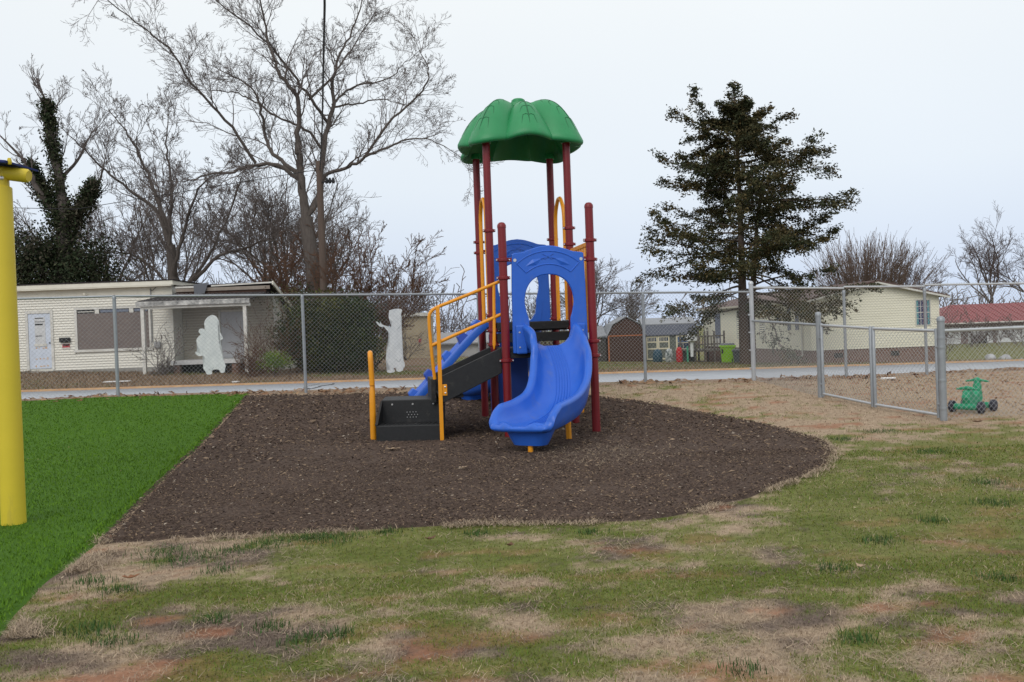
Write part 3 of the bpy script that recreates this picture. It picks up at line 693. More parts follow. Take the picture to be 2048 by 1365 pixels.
# leaf roof
RC = (.61, 1.8)
def roof_pt(th, t, under=False):
    corner = .5-.5*math.cos(4*th)          # 1 on the diagonals, 0 on the sides
    ridge = (0.5+0.5*math.cos(8*th))**.45  # 1 on each leaf's midrib, 0 in the valleys
    Rr = .96 + .13*corner
    edge = Rr*(.86+.14*ridge)
    r = edge*t
    fall = max(0, (t-.34)/.66)
    z = 4.885 + .045*corner*math.sin(PI*min(1,t*1.05))*ridge - (.52+.04*corner)*fall**2.2 - .02*t
    z -= .125*(1-ridge)*max(0, math.sin(PI*min(1,max(0,(t-.08)/1.05))))**.9*(.55+.6*t)
    z -= (.035+.05*corner)*ridge*max(0,(t-.6)/.4)**2
    if under: r *= .955; z -= .06*(.5+t*.5)
    return (RC[0]+r*math.cos(th), RC[1]+r*math.sin(th), z)
nth, ntt = 192, 34; mb = MB()
top = [[roof_pt(2*PI*i/nth, j/ntt) for i in range(nth)] for j in range(1, ntt+1)]
bot = [[roof_pt(2*PI*i/nth, j/ntt, True) for i in range(nth)] for j in range(ntt, 0, -4)]
mid = [[tuple(np.array(roof_pt(2*PI*i/nth, 1))*np.array([1,1,1])+np.array([0,0,-.03])) for i in range(nth)]]
mid2 = [[(lambda a: (RC[0]+(a[0]-RC[0])*.985, RC[1]+(a[1]-RC[1])*.985, a[2]-.055))(roof_pt(2*PI*i/nth, 1)) for i in range(nth)]]
rows = top+mid+mid2+bot; vv = [p for r in rows for p in r]; nr_ = len(rows)
ff = [(a*nth+i, a*nth+(i+1) % nth, (a+1)*nth+(i+1) % nth, (a+1)*nth+i) for a in range(nr_-1) for i in range(nth)]
ff += [tuple(range(nth)), tuple(range((nr_-1)*nth, nr_*nth))]
roof = MB().add(vv, ff).build('leaf_roof', m_grn, PS, smooth=60)
MB().lathe([(.26,4.85),(.25,4.905),(.15,4.925),(.11,4.94),(.105,4.985),(.08,5.005),(.0,5.01)], 24, (RC[0],RC[1],0)).build('roof_knob', m_grn, roof, True)
for q in range(8):
    th = q*PI/4
    sgm = [np.array(roof_pt(th, t))+[0,0,.000] for t in np.linspace(.28,.93,16)]
    MB().tube(sgm, [.009]*14+[.006,.003], 5).build('leaf_vein', m_vein, roof, True)
    for k in range(4):
        t0 = .42+.14*k
        for s in (-1, 1):
            pts = [np.array(roof_pt(th+s*a, t0+b)) for a, b in ((0,0),(.05,-.012),(.10,-.005),(.15-.012*k,.03),(.185-.018*k,.085))]
            MB().tube(pts, [.007,.006,.006,.005,.002], 5).build('leaf_vein', m_vein, roof, True)
for (i, j) in ((0,1),(1,1),(0,2),(1,2)):
    MB().lathe([(.075,4.20),(.075,4.27),(.06,4.29)], 14, (i*S,j*S,0)).build('roof_socket', m_grn, roof, True)

# concrete scuff and pale patches are left to the mulch; big leaves that can be picked out
m_bigleaf = mat('pale dead leaf', (.45,.34,.23), .8, col2=(.33,.23,.15), scale=30)
m_brleaf = mat('brown dead leaf', (.16,.085,.045), .8, col2=(.10,.05,.03), scale=30)
def leaf(x, y, ln, w, a, m, label, group=None, lift=.03):
    mb = MB(); pts = []
    n = 7
    for i in range(n):
        u = i/(n-1); ww = w*math.sin(PI*min(1,u*.96+.03))**.8*.5*(1+.25*math.sin(i*2.3))
        zc = lift*(u-.5)**2*4*.6+.012
        pts.append([(ln*(u-.5), -ww, zc+.4*ww), (ln*(u-.5), 0, zc), (ln*(u-.5), ww, zc+.5*ww*(1 if i % 2 else .4))])
    mb.grid(lambda u, v: pts[round(u*(n-1))][round(v*2)], n-1, 2)
    o = mb.build('fallen_leaf', m, smooth=True); o.location = (x, y, tz(x, y)+.04); o.rotation_euler = (0, 0, a)
    sd_ = o.modifiers.new('thick', 'SOLIDIFY'); sd_.thickness = .002
    return tag(o, label, 'leaf', group)
leaf(-1.5,10.62,.19,.075,.1,m_bigleaf,'large pale tan curled leaf on the mulch in front of the black steps')
leaf(-.6,5.88,.085,.05,.6,m_brleaf,'flat grey-brown leaf on green grass just below the mulch edge')
leaf(-.06,5.62,.06,.045,1.2,m_brleaf,'small dark curled leaf standing in the grass near centre')
leaf(5.95,11.2,.17,.08,.3,m_brleaf,'dark brown curled leaf on bare ground below the green ride-on toy')
leaf(-.55,8.95,.09,.05,.2,m_bigleaf,'tan leaf lying on open mulch right of the centre of the bed')
leaf(-2.32,5.18,.10,.05,.5,mat('rust leaf', (.25,.11,.05), .8),'rust brown leaf on straw beside the green turf')
leaf(.45,5.35,.055,.03,.2,m_bigleaf,'tiny tan leaf on green grass below the middle of the mulch')
leaf(1.9,4.85,.06,.04,2.2,m_bigleaf,'small pale leaf on grass at lower right')

# ------------------------------------------------------------------ shade structure post at the left edge
m_ypole = mat('mustard yellow paint', (.68,.53,.04), .45, col2=(.62,.49,.035), scale=2, spec=.4, wear=((.36,.28,.07), .58, 4, (1,1,.22)))
m_navy = mat('navy shade fabric', (.012,.022,.11), .8, col2=(.018,.03,.14), scale=60)
m_wht = mat('white trim', (.75,.77,.8), .6)
SH = thing('shade_post', 'thick mustard yellow post with crossarm at left edge on green turf', 'post', (-4.09, 7.05, 0))
MB().lathe([(.092,-.1),(.092,2.745),(.086,2.752)], 28).build('post', m_ypole, SH, True)
MB().lathe([(.073,2.74),(.073,2.90)], 24).build('sleeve', m_ypole, SH, True)
MB().tube([(-1.6,-.05,3.02),(-.02,0,2.875),(.215,.02,2.838),(.232,.02,2.835)], [.056,.056,.056,.046], 18).build('crossarm', m_ypole, SH, True)
bolt((.052,-.056,2.815), (.6,-.75,0), SH, .016)
mb = MB(); mb.add([(-1.6,-.28,3.12),(.17,-.2,2.91),(.21,.2,2.905),(-1.6,2.6,3.5),(-1.6,-.28,3.135),(.17,-.2,2.925),(.21,.2,2.92),(-1.6,2.6,3.515)], [(0,1,2,3),(7,6,5,4),(0,4,5,1),(1,5,6,2),(2,6,7,3),(3,7,4,0)])
cv = mb.build('shade_canopy', m_navy, SH)
MB().bar((-.22,-.21,2.965),(-.05,-.205,2.945),.02,.03).build('canopy_tab', m_wht, cv)
MB().tube([(-1.2,-.235,3.07),(.17,-.2,2.91)], .012, 8).build('canopy_cable', m_navy, cv, True)
MB().lathe([(.012,2.90),(.02,2.92),(.012,2.95)], 8, (.175,-.15,0)).build('canopy_eye', m_ypole, cv, True)

# ------------------------------------------------------------------ chain-link fences
m_galv = mat('galvanised steel', (.33,.355,.38), .45, col2=(.27,.29,.31), scale=6, metal=.35, spec=.5)
m_galvn = mat('bright galvanised steel', (.52,.54,.56), .4, col2=(.44,.46,.48), scale=6, metal=.4, spec=.5)
m_wire = mat('galvanised wire', (.42,.44,.46), .5, metal=.2)
def mesh_panel(p, q, zb0, zb1, zt0, zt1, parent, r=.0015, pitch_=.0757, m=None, top_knuckles=True):
    p = np.array(p, float); q = np.array(q, float); Ln = np.linalg.norm(q-p); d = (q-p)/Ln
    Hh = ((zt0-zb0)+(zt1-zb1))/2
    segs = []
    k = np.arange(-Hh, Ln+Hh, pitch_)
    for sgn in (1, -1):
        for u0 in k:
            # v from 0..Hh ; u = u0 + sgn*v (or from the far side)
            a = u0 if sgn > 0 else u0
            v0 = 0.; v1 = Hh; ua = a; ub = a+sgn*Hh
            lo, hi = min(ua, ub), max(ua, ub)
            if hi <= 0 or lo >= Ln: continue
            ta = 0.; tb = 1.
            for lim, side in ((0, -1), (Ln, 1)):
                if (ub-ua) != 0:
                    tc_ = (lim-ua)/(ub-ua)
                    if side == -1:
                        if ub > ua: ta = max(ta, tc_)
                        else: tb = min(tb, tc_)
                    else:
                        if ub > ua: tb = min(tb, tc_)
                        else: ta = max(ta, tc_)
            if tb <= ta: continue
            segs.append((ua+(ub-ua)*ta, ta, ua+(ub-ua)*tb, tb, sgn))
    sg = np.array(segs)
    def P(u, v, off):
        zb = zb0+(zb1-zb0)*u/Ln; zt = zt0+(zt1-zt0)*u/Ln
        return np.stack([p[0]+d[0]*u-d[1]*off, p[1]+d[1]*u+d[0]*off, zb+(zt-zb)*v], 1)
    off = sg[:, 4]*r*.9
    A = P(sg[:, 0], sg[:, 1], off); B = P(sg[:, 2], sg[:, 3], off)
    V, F = prisms(A, B, np.full(len(A), r), np.full(len(A), r), 3)
    return np_mesh('chain_link_mesh', V, F, m or m_wire, parent=parent)
def prisms(A, B, ra, rb, n=3):
    d = B-A; ln = np.linalg.norm(d, axis=1, keepdims=True); d = d/np.maximum(ln, 1e-9)
    h = np.where(np.abs(d[:, 2:3]) < .9, np.array([[0,0,1.]]), np.array([[1.,0,0]]))
    u = np.cross(d, h); u /= np.maximum(np.linalg.norm(u, axis=1, keepdims=True), 1e-9); w = np.cross(d, u)
    V = []
    for c_, rr in ((A, ra), (B, rb)):
        for j in range(n):
            a = 2*PI*j/n; V.append(c_+(u*math.cos(a)+w*math.sin(a))*rr[:, None])
    V = np.stack(V, 1).reshape(-1, 3); o = np.arange(len(A))*2*n
    F = np.concatenate([np.stack([o+j, o+(j+1) % n, o+n+(j+1) % n, o+n+j], 1) for j in range(n)])
    return V, F
def fence_post(x, y, h, r, parent, m, cap='eye', name='post'):
    z = tz(x, y); o = MB().lathe([(r,-.3),(r,h)], 14, (x,y,z)).build(name, m, parent, True)
    if cap == 'dome': MB().lathe([(r+.006,h-.03),(r+.006,h+.01),(r*.8,h+.03),(r*.3,h+.042)], 14, (x,y,z)).build('post_cap', m, o, True)
    else: MB().lathe([(r+.004,h-.07),(r+.004,h-.02),(r*.7,h)], 14, (x,y,z)).build('post_cap', m, o, True)
    return o
TF = thing('chain_link_fence', 'tall grey chain-link fence running along the road behind the play set', 'fence', (0,0,0))
px_ = [-13.6,-10.3,-7.06,-3.85,-.62,2.63,4.9]
for x in px_[:-1]: fence_post(x, float(yf(x)), 1.83, .030, TF, m_galv)
cz = tz(4.9, float(yf(4.9)))
fence_post(4.9, float(yf(4.9)), 1.99, .045, TF, m_galvn, 'dome', 'corner_post')
for a, b in zip(px_, px_[1:]):
    ya, yb = float(yf(a)), float(yf(b)); za, zb = tz(a, ya), tz(b, yb)
    MB().tube([(a,ya,za+1.81),(b,yb,zb+1.81)], .021, 10).build('top_rail', m_galv, TF, True)
    mesh_panel((a,ya+.028), (b,yb+.028), za+.01, zb+.01, za+1.86, zb+1.86, TF)
px2 = [4.9,6.93,8.77,11.4,14.2,17]
for x in px2[1:]: fence_post(x, float(yf(x)), 1.84, .030, TF, m_galv)
for a, b in zip(px2, px2[1:]):
    ya, yb = float(yf(a)), float(yf(b)); za, zb = tz(a, ya), tz(b, yb)
    MB().tube([(a,ya,za+1.90),(b,yb,zb+1.87)], .022, 10).build('top_rail', m_galvn, TF, True)
    mesh_panel((a,ya+.028), (b,yb+.028), za+.01, zb+.01, za+1.94, zb+1.92, TF, r=.0021, m=mat('dull wire', (.46,.44,.41), .5, metal=.15))
for k in range(5):
    z = cz+.25+.36*k; MB().box((4.82,float(yf(4.9))-.03,z),(4.90,float(yf(4.9))+.0,z+.03)).build('tension_clip', m_galvn, TF)
# low fence and gates
LF = thing('chain_link_fence', 'low chain-link fence panel between the tall corner post and the gate', 'fence', (0,0,0))
G0, G1, G2 = (5.16,14.66), (5.45,13.2), (5.82,11.82)
def low_bay(a, b, parent, h=1.22, rail=True, bottom=False, m=m_galv, wr=.0021):
    za, zb = tz(*a), tz(*b)
    if rail: MB().tube([(*a,za+h),(*b,zb+h)], .022, 10).build('top_rail', m, parent, True)
    if bottom: MB().tube([(*a,za+.07),(*b,zb+.07)], .021, 10).build('bottom_rail', m, parent, True)
    mesh_panel(a, b, za+(.07 if bottom else .01), zb+(.07 if bottom else .01), za+h+.03, zb+h+.03, parent, r=wr)
fence_post(*G0, 1.40, .044, LF, m_galv, 'dome', 'gate_post')
low_bay((4.9,float(yf(4.9))), G0, LF)
def gate_leaf(a, b, label):
    T = thing('chain_link_gate', label, 'gate', (0,0,0))
    a = np.array(a); b = np.array(b); d = (b-a)/np.linalg.norm(b-a); a2 = a+d*.09; b2 = b-d*.035
    low_bay(tuple(a2), tuple(b2), T, bottom=True, m=m_galvn)
    for p in (a2, b2):
        z = tz(*p); MB().tube([(*p,z+.03),(*p,z+1.24),(*p,z+1.255)], [.024,.024,.012], 12).build('gate_stile', m_galv, T, True)
    for z0 in (.22, 1.0):
        z = tz(*a)+z0; MB().tube([(*(a+d*.0),z),(*(a2),z)], .026, 8).build('hinge', m_galv, T, True)
    return T
gate_leaf(G0, G1, 'far leaf of the low double chain-link gate, hung on the far gate post')
gate_leaf(G2, G1, 'near leaf of the low double chain-link gate, beside the capped near post')
NF = thing('chain_link_fence', 'low chain-link fence running right from the near capped gate post', 'fence', (0,0,0))
fence_post(*G2, 1.38, .047, NF, m_galv, 'dome', 'gate_post')
for z0 in (.17, .55, 1.0, 1.13): MB().lathe([(.052,-.02),(.054,0),(.052,.02)], 14, (*G2, tz(*G2)+z0)).build('post_band', m_galv, NF, True)
for a, b in (((5.82,11.82),(8.8,12.32)),((8.8,12.32),(11.8,12.82))):
    low_bay(a, b, NF, m=m_galvn)
    fence_post(*b, 1.24, .030, NF, m_galv)

# ------------------------------------------------------------------ white cut-outs on the fence
m_cut = mat('white painted plywood', (.78,.80,.80), .6, col2=(.62,.65,.66), scale=7)
def cutout(px, yo, outline, label, groove):
    y0 = float(yf(px))+yo; ang = math.atan(.185)
    T = thing('plywood_cutout', label, 'cutout', (px, y0, 0), ang, 'white cut-outs on the fence')
    bm = bmesh.new(); sm = catmull([(*p, 0) for p in outline+outline[:1]], len(outline)*4+1)[:-1]
    vs_ = [bm.verts.new((p[0], 0, p[1])) for p in sm]; f = bm.faces.new(vs_); bmesh.ops.triangulate(bm, faces=[f])
    r = bmesh.ops.extrude_face_region(bm, geom=bm.faces[:]); bmesh.ops.translate(bm, vec=(0,.014,0), verts=[v for v in r['geom'] if isinstance(v, bmesh.types.BMVert)])
    bmesh.ops.recalc_face_normals(bm, faces=bm.faces)
    me = bpy.data.meshes.new('board'); bm.to_mesh(me); bm.free(); me.materials.append(m_cut)
    link_mesh('board', me, T)
    for gpts in groove: MB().tube([(a, -.002, b) for a, b in gpts], .004, 5).build('batten', mat('grey paint line', (.34,.38,.40), .8), T, True)
    return T
def trace(pts, ox, sc): return [((x-ox)*sc, y) for x, y in pts]
def from_zoom(pts, k, x0, y0, cxp, zc, yref, ppm): return [((x/k+x0-cxp)/ppm, zc-(y/k+y0-yref)/ppm) for x, y in pts]
Aout = [(440,175),(510,205),(560,290),(562,350),(535,400),(560,470),(620,610),(590,650),(545,690),(580,770),(605,900),(615,1020),(650,1130),(625,1190),(630,1240),(560,1250),(530,1195),(450,1185),(405,1215),(400,1265),(320,1270),(290,1215),(255,1150),(280,1020),(275,930),(180,925),(130,880),(140,840),(210,870),(175,740),(155,630),(195,565),(235,545),(200,480),(215,430),(270,425),(325,450),(305,380),(310,290),(370,215)]
cutout(-5.49, .045, from_zoom(Aout, 9.1, 370, 610, 414, 1.405, 688, 111), 'white cut-out of a hooded figure hung on the fence before the porch', [[(-.05,.95),(.0,.92),(.04,.98)]])
Bout = [(320,175),(400,155),(480,150),(540,175),(515,250),(530,300),(505,370),(525,500),(520,620),(530,720),(515,850),(520,1000),(552,1110),(540,1170),(510,1175),(515,1225),(440,1245),(395,1210),(420,1175),(350,1180),(378,1215),(360,1250),(270,1255),(238,1225),(300,1190),(245,1150),(230,1050),(245,880),(275,740),(310,660),(300,560),(250,500),(215,455),(150,450),(85,370),(110,365),(155,405),(160,365),(185,410),(245,440),(320,490),(350,430),(370,370),(325,355),(305,280)]
cutout(-2.20, .045, from_zoom(Bout, 8.53, 740, 600, 788, 1.36, 680, 107.5), 'white cut-out of a robed figure with one arm raised, hung on the fence', [[(.0,.98),(.05,.93),(.09,.99)],[(.04,1.55),(.09,1.60)]])

# ------------------------------------------------------------------ ride-on toy
m_tg = mat('green toy plastic', (.012,.27,.13), .5, col2=(.018,.32,.16), scale=9)
m_ty = mat('black toy tyre', (.03,.03,.045), .6)
TY = thing('ride_on_toy', 'green plastic four-wheeled ride-on toy behind the low chain-link fence', 'ride-on toy', (6.64, 12.62, tz(6.64, 12.62)), R(38))
bd = MB().prism([(-.20,.10),(-.24,.22),(-.19,.32),(-.10,.33),(-.04,.26),(.04,.25),(.10,.30),(.13,.40),(.20,.41),(.20,.30),(.23,.20),(.19,.08)], -.055, .055).build('body', m_tg, TY, bevel=.025)
MB().tube([(-.15,-.15,.335),(-.15,0,.355),(-.15,.15,.335)], [.013,.03,.013], 8).build('back_handle', m_tg, TY, True)
MB().tube([(.165,-.16,.43),(.165,-.06,.445),(.165,0,.455),(.165,.06,.445),(.165,.16,.43)], [.012,.018,.04,.018,.012], 8).build('handlebar', m_tg, TY, True)
MB().lathe([(.05,.36),(.045,.42),(.03,.47)], 12, (.165,0,0)).build('steering_column', m_tg, TY, True)
for x in (-.19, .20):
    MB().tube([(x,-.17,.085),(x,.17,.085)], .045, 12).build('axle', m_tg, TY, True)
    for s in (-1, 1):
        MB().tube([(x,s*.165,.085),(x,s*.175,.085),(x,s*.225,.085),(x,s*.235,.085)], [.07,.085,.085,.07], 20).build('wheel', m_ty, TY, True)
# small litter by the fence
MB().tube([(6.2,17.3,tz(6.2,17.3)+.03),(6.5,17.35,tz(6.5,17.35)+.03)], .02, 6).build('litter', mat('white litter', (.75,.75,.75), .7))
tag(bpy.data.objects['litter'], 'white scrap of litter lying by the fence right of the near gate post', 'litter')
bpy.data.objects['litter'].location = (1.05, -.12, 0)

# ------------------------------------------------------------------ buildings
BOARD = {}
def siding(parent, x0, x1, z0, z1, course, holes, place, m, name='siding_board', ztop=None, lap=.034, gap=.14):
    """lap boards on a wall; place(u, out, z) -> local point; holes (u0,u1,za,zb); ztop(u) limits a gable."""
    n = int(math.ceil((z1-z0)/course))
    for k in range(n):
        za = z0+k*course; zb = min(za+course, z1)
        if zb-za < .02: continue
        spans = [(x0, x1)]
        for (h0, h1, ha, hb) in holes:
            if za < hb-.01 and zb > ha+.01:
                ns = []
                for s0, s1 in spans:
                    if h1 <= s0 or h0 >= s1: ns.append((s0, s1)); continue
                    if h0 > s0: ns.append((s0, h0))
                    if h1 < s1: ns.append((h1, s1))
                spans = ns
        for s0, s1 in spans:
            if ztop is not None:
                while s0 < s1 and ztop(s0) < zb: s0 += .05
                while s1 > s0 and ztop(s1) < zb: s1 -= .05
            if s1-s0 < .03: continue
            za2 = za+course*gap
            MB().add([place(s0,0,za2),place(s1,0,za2),place(s1,lap,za2),place(s0,lap,za2),place(s0,0,zb),place(s1,0,zb),place(s1,.006,zb),place(s0,.006,zb)],
                     [(0,3,2,1),(3,7,6,2),(4,5,6,7),(0,4,7,3),(1,2,6,5)]).build(name, m, parent, fix=False)
m_sid = mat('weathered cream siding', (.78,.755,.68), .75, col2=(.68,.655,.58), scale=1.5, stretch=(.3,1,2.5), bump=.05)
m_trim = mat('dirty white trim', (.70,.69,.65), .7, col2=(.52,.50,.45), scale=4)
m_fas = mat('cream fascia', (.76,.73,.63), .7, col2=(.66,.63,.53), scale=2)
m_shing = mat('dark asphalt shingle', (.032,.028,.03), .95, col2=(.055,.048,.048), scale=12, bump=.4, bscale=40, spec=.1)
m_dark = mat('dark opening', (.012,.012,.014), .5)
m_ply = mat('weathered plywood', (.20,.165,.15), .9, col2=(.15,.125,.12), scale=3, stretch=(1,1,6), bump=.1)
m_door = mat('pale blue door paint', (.60,.65,.74), .6, col2=(.52,.57,.66), scale=3)
m_rust = mat('peeling orange undercoat', (.55,.30,.12), .85, col2=(.62,.60,.58), scale=12)
m_conc = mat('concrete block', (.34,.33,.31), .9, col2=(.25,.24,.22), scale=5, bump=.2)
m_brick = mat('faded brick', (.23,.135,.105), .9, col2=(.17,.115,.10), scale=9)
m_rot = mat('rotten brown boards', (.10,.055,.04), .9, col2=(.05,.03,.025), scale=5)
HS = thing('boarded_house', 'single-storey cream house with boarded window and small porch behind the road', 'house', (-14, 33, 0))
Z0 = .56
pl = lambda u, o, z: (u, -o, z)
# local x: world -14 -> 0 ; main block x -8.5..1.22, wing 1.22..4.9
wall = MB().box((-8.5,0,.1),(1.22,6,3.6)).build('main_wall', m_sid, HS)
wing = MB().prism([(.9,.1),(3.9,.1),(3.9,2.2),(.9,3.20)], 1.23, 4.86, axis='x').build('wing_wall', m_sid, HS)
siding(wall, -8.5, 1.22, Z0, 3.30, .098, [(-4.36,-3.32,.56,2.86),(-2.5,.38,1.22,2.90)], pl, m_sid)
siding(wall, -8.5, 1.22, 3.30, 3.62, .32, [], pl, m_fas, 'frieze_board', lap=.02, gap=0)
siding(wing, 1.24, 4.86, .75, 3.22, .105, [(2.65,3.72,.75,2.62)], lambda u, o, z: (u, .9-o, z), mat('porch shaded old siding', (.50,.45,.37), .8, col2=(.40,.355,.29), scale=2))  # siding colour browned as weathered, with the porch roof's shade darkened into it
pr = lambda u, o, z: (4.86+o, u, z)
siding(wing, .92, 3.85, .6, 3.2, .105, [], pr, m_sid, ztop=lambda u: 3.45-.34*u)
MB().box((4.78,.84,.4),(4.92,.90,3.2)).build('corner_trim', m_trim, wing)
# main roof with deep fascia
rf = MB().box((-8.9,-.30,3.64),(1.36,6.2,3.80)).build('roof', m_fas, HS)
MB().box((-8.9,-.32,3.802),(1.40,6.2,3.845)).build('roof_membrane', m_shing, rf)
MB().box((-8.9,-.29,3.60),(1.30,-.001,3.64)).build('soffit', m_fas, rf)
# torn low roof of the wing
wr = MB().add([(1.42,-.1,3.52),(5.02,-.1,3.56),(5.12,3.3,2.35),(1.42,3.3,2.30),(1.42,-.1,3.60),(5.02,-.1,3.63),(5.12,3.3,2.43),(1.42,3.3,2.38)], [(0,1,2,3),(7,6,5,4),(0,4,5,1),(1,5,6,2),(2,6,7,3),(3,7,4,0)]).build('wing_roof', m_shing, HS)
MB().box((1.40,-.16,3.50),(2.12,-.105,3.56)).build('roof_edge_board', m_trim, wr)
MB().bar((2.75,-.13,3.545),(5.05,-.13,3.60),.06,.055).build('roof_edge_board', m_trim, wr)
MB().box((1.40,-.14,3.36),(4.95,-.102,3.49)).build('fascia_board', mat('grey brown board', (.22,.18,.15), .9, col2=(.3,.26,.22), scale=4), wr)
MB().box((1.40,-.08,3.22),(4.80,-.04,3.36)).build('rotten_board', m_rot, wr)
MB().bar((5.06,-.13,3.59),(5.16,3.3,2.40),.05,.14).build('rake_board', m_fas, wr)
MB().add([(2.10,-.19,3.60),(2.66,-.19,3.66),(2.52,-.24,3.27),(2.14,-.24,3.22),(2.10,-.165,3.62),(2.66,-.165,3.68),(2.52,-.215,3.28),(2.14,-.215,3.23)], [(0,1,2,3),(7,6,5,4),(0,4,5,1),(1,5,6,2),(2,6,7,3),(3,7,4,0)]).build('tarp_flap', mat('grey tarp', (.10,.105,.12), .7), wr)
# porch roof, posts, slab, door
po = MB().add([(.52,-1.55,2.93),(4.72,-1.55,2.93),(4.86,.92,3.40),(1.25,.92,3.40),(.52,-1.55,2.99),(4.72,-1.55,2.99),(4.86,.92,3.46),(1.25,.92,3.46)], [(0,1,2,3),(7,6,5,4),(0,4,5,1),(1,5,6,2),(2,6,7,3),(3,7,4,0)]).build('porch_roof', m_shing, HS)
MB().box((.50,-1.60,2.80),(4.60,-1.555,2.97)).build('porch_fascia', mat('mildewed white board', (.66,.65,.62), .8, col2=(.12,.12,.12), scale=2.2, stretch=(2.2,1,3)), po)
MB().box((.62,-1.50,2.70),(4.58,-1.40,2.795)).build('porch_beam', m_trim, po)
for x in (.68, 4.38): MB().box((x-.06,-1.50,.30),(x+.06,-1.38,2.70)).build('porch_post', m_trim, HS)
slab = MB().box((1.55,-1.25,.64),(4.05,.84,.79)).build('porch_slab', mat('pale slab', (.62,.62,.62), .8, col2=(.48,.47,.46), scale=4), HS)
for x in (1.62, 3.75): MB().box((x,-1.2,.15),(x+.24,-1.0,.638)).build('brick_pier', m_brick, slab)
MB().box((1.3,-.8,.1),(4.3,.83,.60)).build('crawl_space', m_dark, HS)
d2 = MB().box((2.72,.865,.80),(3.66,.895,2.58)).build('porch_door', mat('grey white door', (.55,.55,.57), .6, col2=(.48,.48,.5), scale=3), HS)
for x0, x1 in ((2.64,2.715),(3.665,3.74)): MB().box((x0,.84,.78),(x1,.898,2.66)).build('door_casing', m_trim, d2)
# front door
fd = MB().box((-4.26,-.03,.66),(-3.42,-.004,2.74)).build('front_door', m_door, HS)
for a, b in (((-4.36,-.055,.6),(-4.265,-.002,2.86)),((-3.415,-.055,.6),(-3.32,-.002,2.86)),((-4.263,-.055,2.745),(-3.417,-.002,2.86))): MB().box(a, b).build('door_casing', m_trim, fd)
MB().box((-4.02,-.036,1.60),(-3.62,-.0305,2.60)).build('door_pane', mat('papered glass', (.62,.63,.64), .3, col2=(.5,.5,.5), scale=6), fd)
for z, h in ((2.30,.06),(2.55,.03),(1.88,.03),(2.42,.02)): MB().box((-4.0,-.040,z),(-3.64-.12*random.random(),-.0365,z+h)).build('blind_gap', m_dark, fd)
MB().box((-4.05,-.05,1.50),(-3.58,-.0305,1.60)).build('pane_sill', m_trim, fd)
for z in (1.40,.98,.70): 
    for k in range(4):
        x = -4.05+.13*k+random.uniform(0,.05); MB().box((x,-.0335,z+random.uniform(0,.04)),(x+random.uniform(.04,.1),-.0305,z+random.uniform(.05,.11))).build('peeled_patch', m_rust, fd)
MB().tube([(-3.47,-.07,1.62),(-3.47,-.03,1.62)], .025, 8).build('door_knob', m_dark, fd, True)
MB().box((-4.30,-.55,.22),(-3.30,-.04,.56)).build('door_step', m_conc, HS, bevel=.02)
MB().box((-8.5,-.02,.1),(1.2,-.001,.555)).build('foundation', m_conc, HS)
mbx = MB().box((-3.08,-.12,1.62),(-2.68,-.028,1.80)).build('mailbox', m_dark, HS, bevel=.02)
nb = MB().box((-3.0,-.04,1.38),(-2.72,-.028,1.56)).build('notice_board', mat('red sign', (.42,.05,.06), .6), HS)
MB().box((-2.98,-.043,1.49),(-2.74,-.0405,1.55)).build('notice_band', m_dark, nb); MB().box((-3.0,-.043,1.38),(-2.72,-.0405,1.42)).build('notice_band', m_trim, nb)
# boarded window
wi = MB().box((-2.40,-.02,1.32),(.30,-.002,2.82)).build('window', m_dark, HS)
for a, b in (((-2.50,-.06,1.24),(-2.405,-.003,2.90)),((.305,-.06,1.24),(.38,-.003,2.90)),((-2.403,-.06,2.825),(.303,-.003,2.90)),((-2.56,-.085,1.22),(.44,-.003,1.318))): MB().box(a, b).build('window_casing', m_trim, wi)
MB().box((-2.39,-.045,1.325),(.29,-.0205,2.68)).build('plywood_board', m_ply, wi)
for x in (-1.72,-.42): MB().box((x,-.05,2.66),(x+.16,-.021,2.82)).build('mullion', m_trim, wi)
MB().box((-2.38,-.03,2.73),(-1.76,-.0205,2.76)).build('sash_bar', m_trim, wi)
for x0, x1 in ((-1.52,-.45),(-.23,.26)): MB().box((x0,-.028,2.70),(x1,-.0205,2.80)).build('window_pane', mat('grey glass', (.16,.18,.23), .15), wi)
MB().box((.50,-.16,1.28),(.74,-.03,1.52)).build('electric_meter', mat('meter grey', (.30,.30,.30), .6), HS, bevel=.03)
MB().tube([(.42,-.05,1.5),(.42,-.05,3.55)], .018, 6).build('conduit', mat('conduit grey', (.25,.25,.25), .6), HS, True)
MB().tube([(.40,-.06,3.5),(.50,-.12,3.44),(.60,-.10,3.52),(.66,-.12,3.58)], .012, 5).build('loose_cable', m_dark, HS, True)
MB().tube([(-2.1,-.06,3.42),(-2.0,-.12,3.38)], .05, 8).build('wall_lamp', m_fas, HS, True)
# white litter in its yard
for (x, y, w, lab) in ((-13.0,27.6,.8,'white board lying flat in the brown grass before the porch'),(-8.6,26.6,.16,'white scrap on the verge right of the porch')):
    o = MB().box((0,0,0),(w,.25,.03)).build('litter', mat('white litter', (.75,.75,.75), .7)); o.location = (x, y, tz(x,y)+.03); tag(o, lab, 'litter')

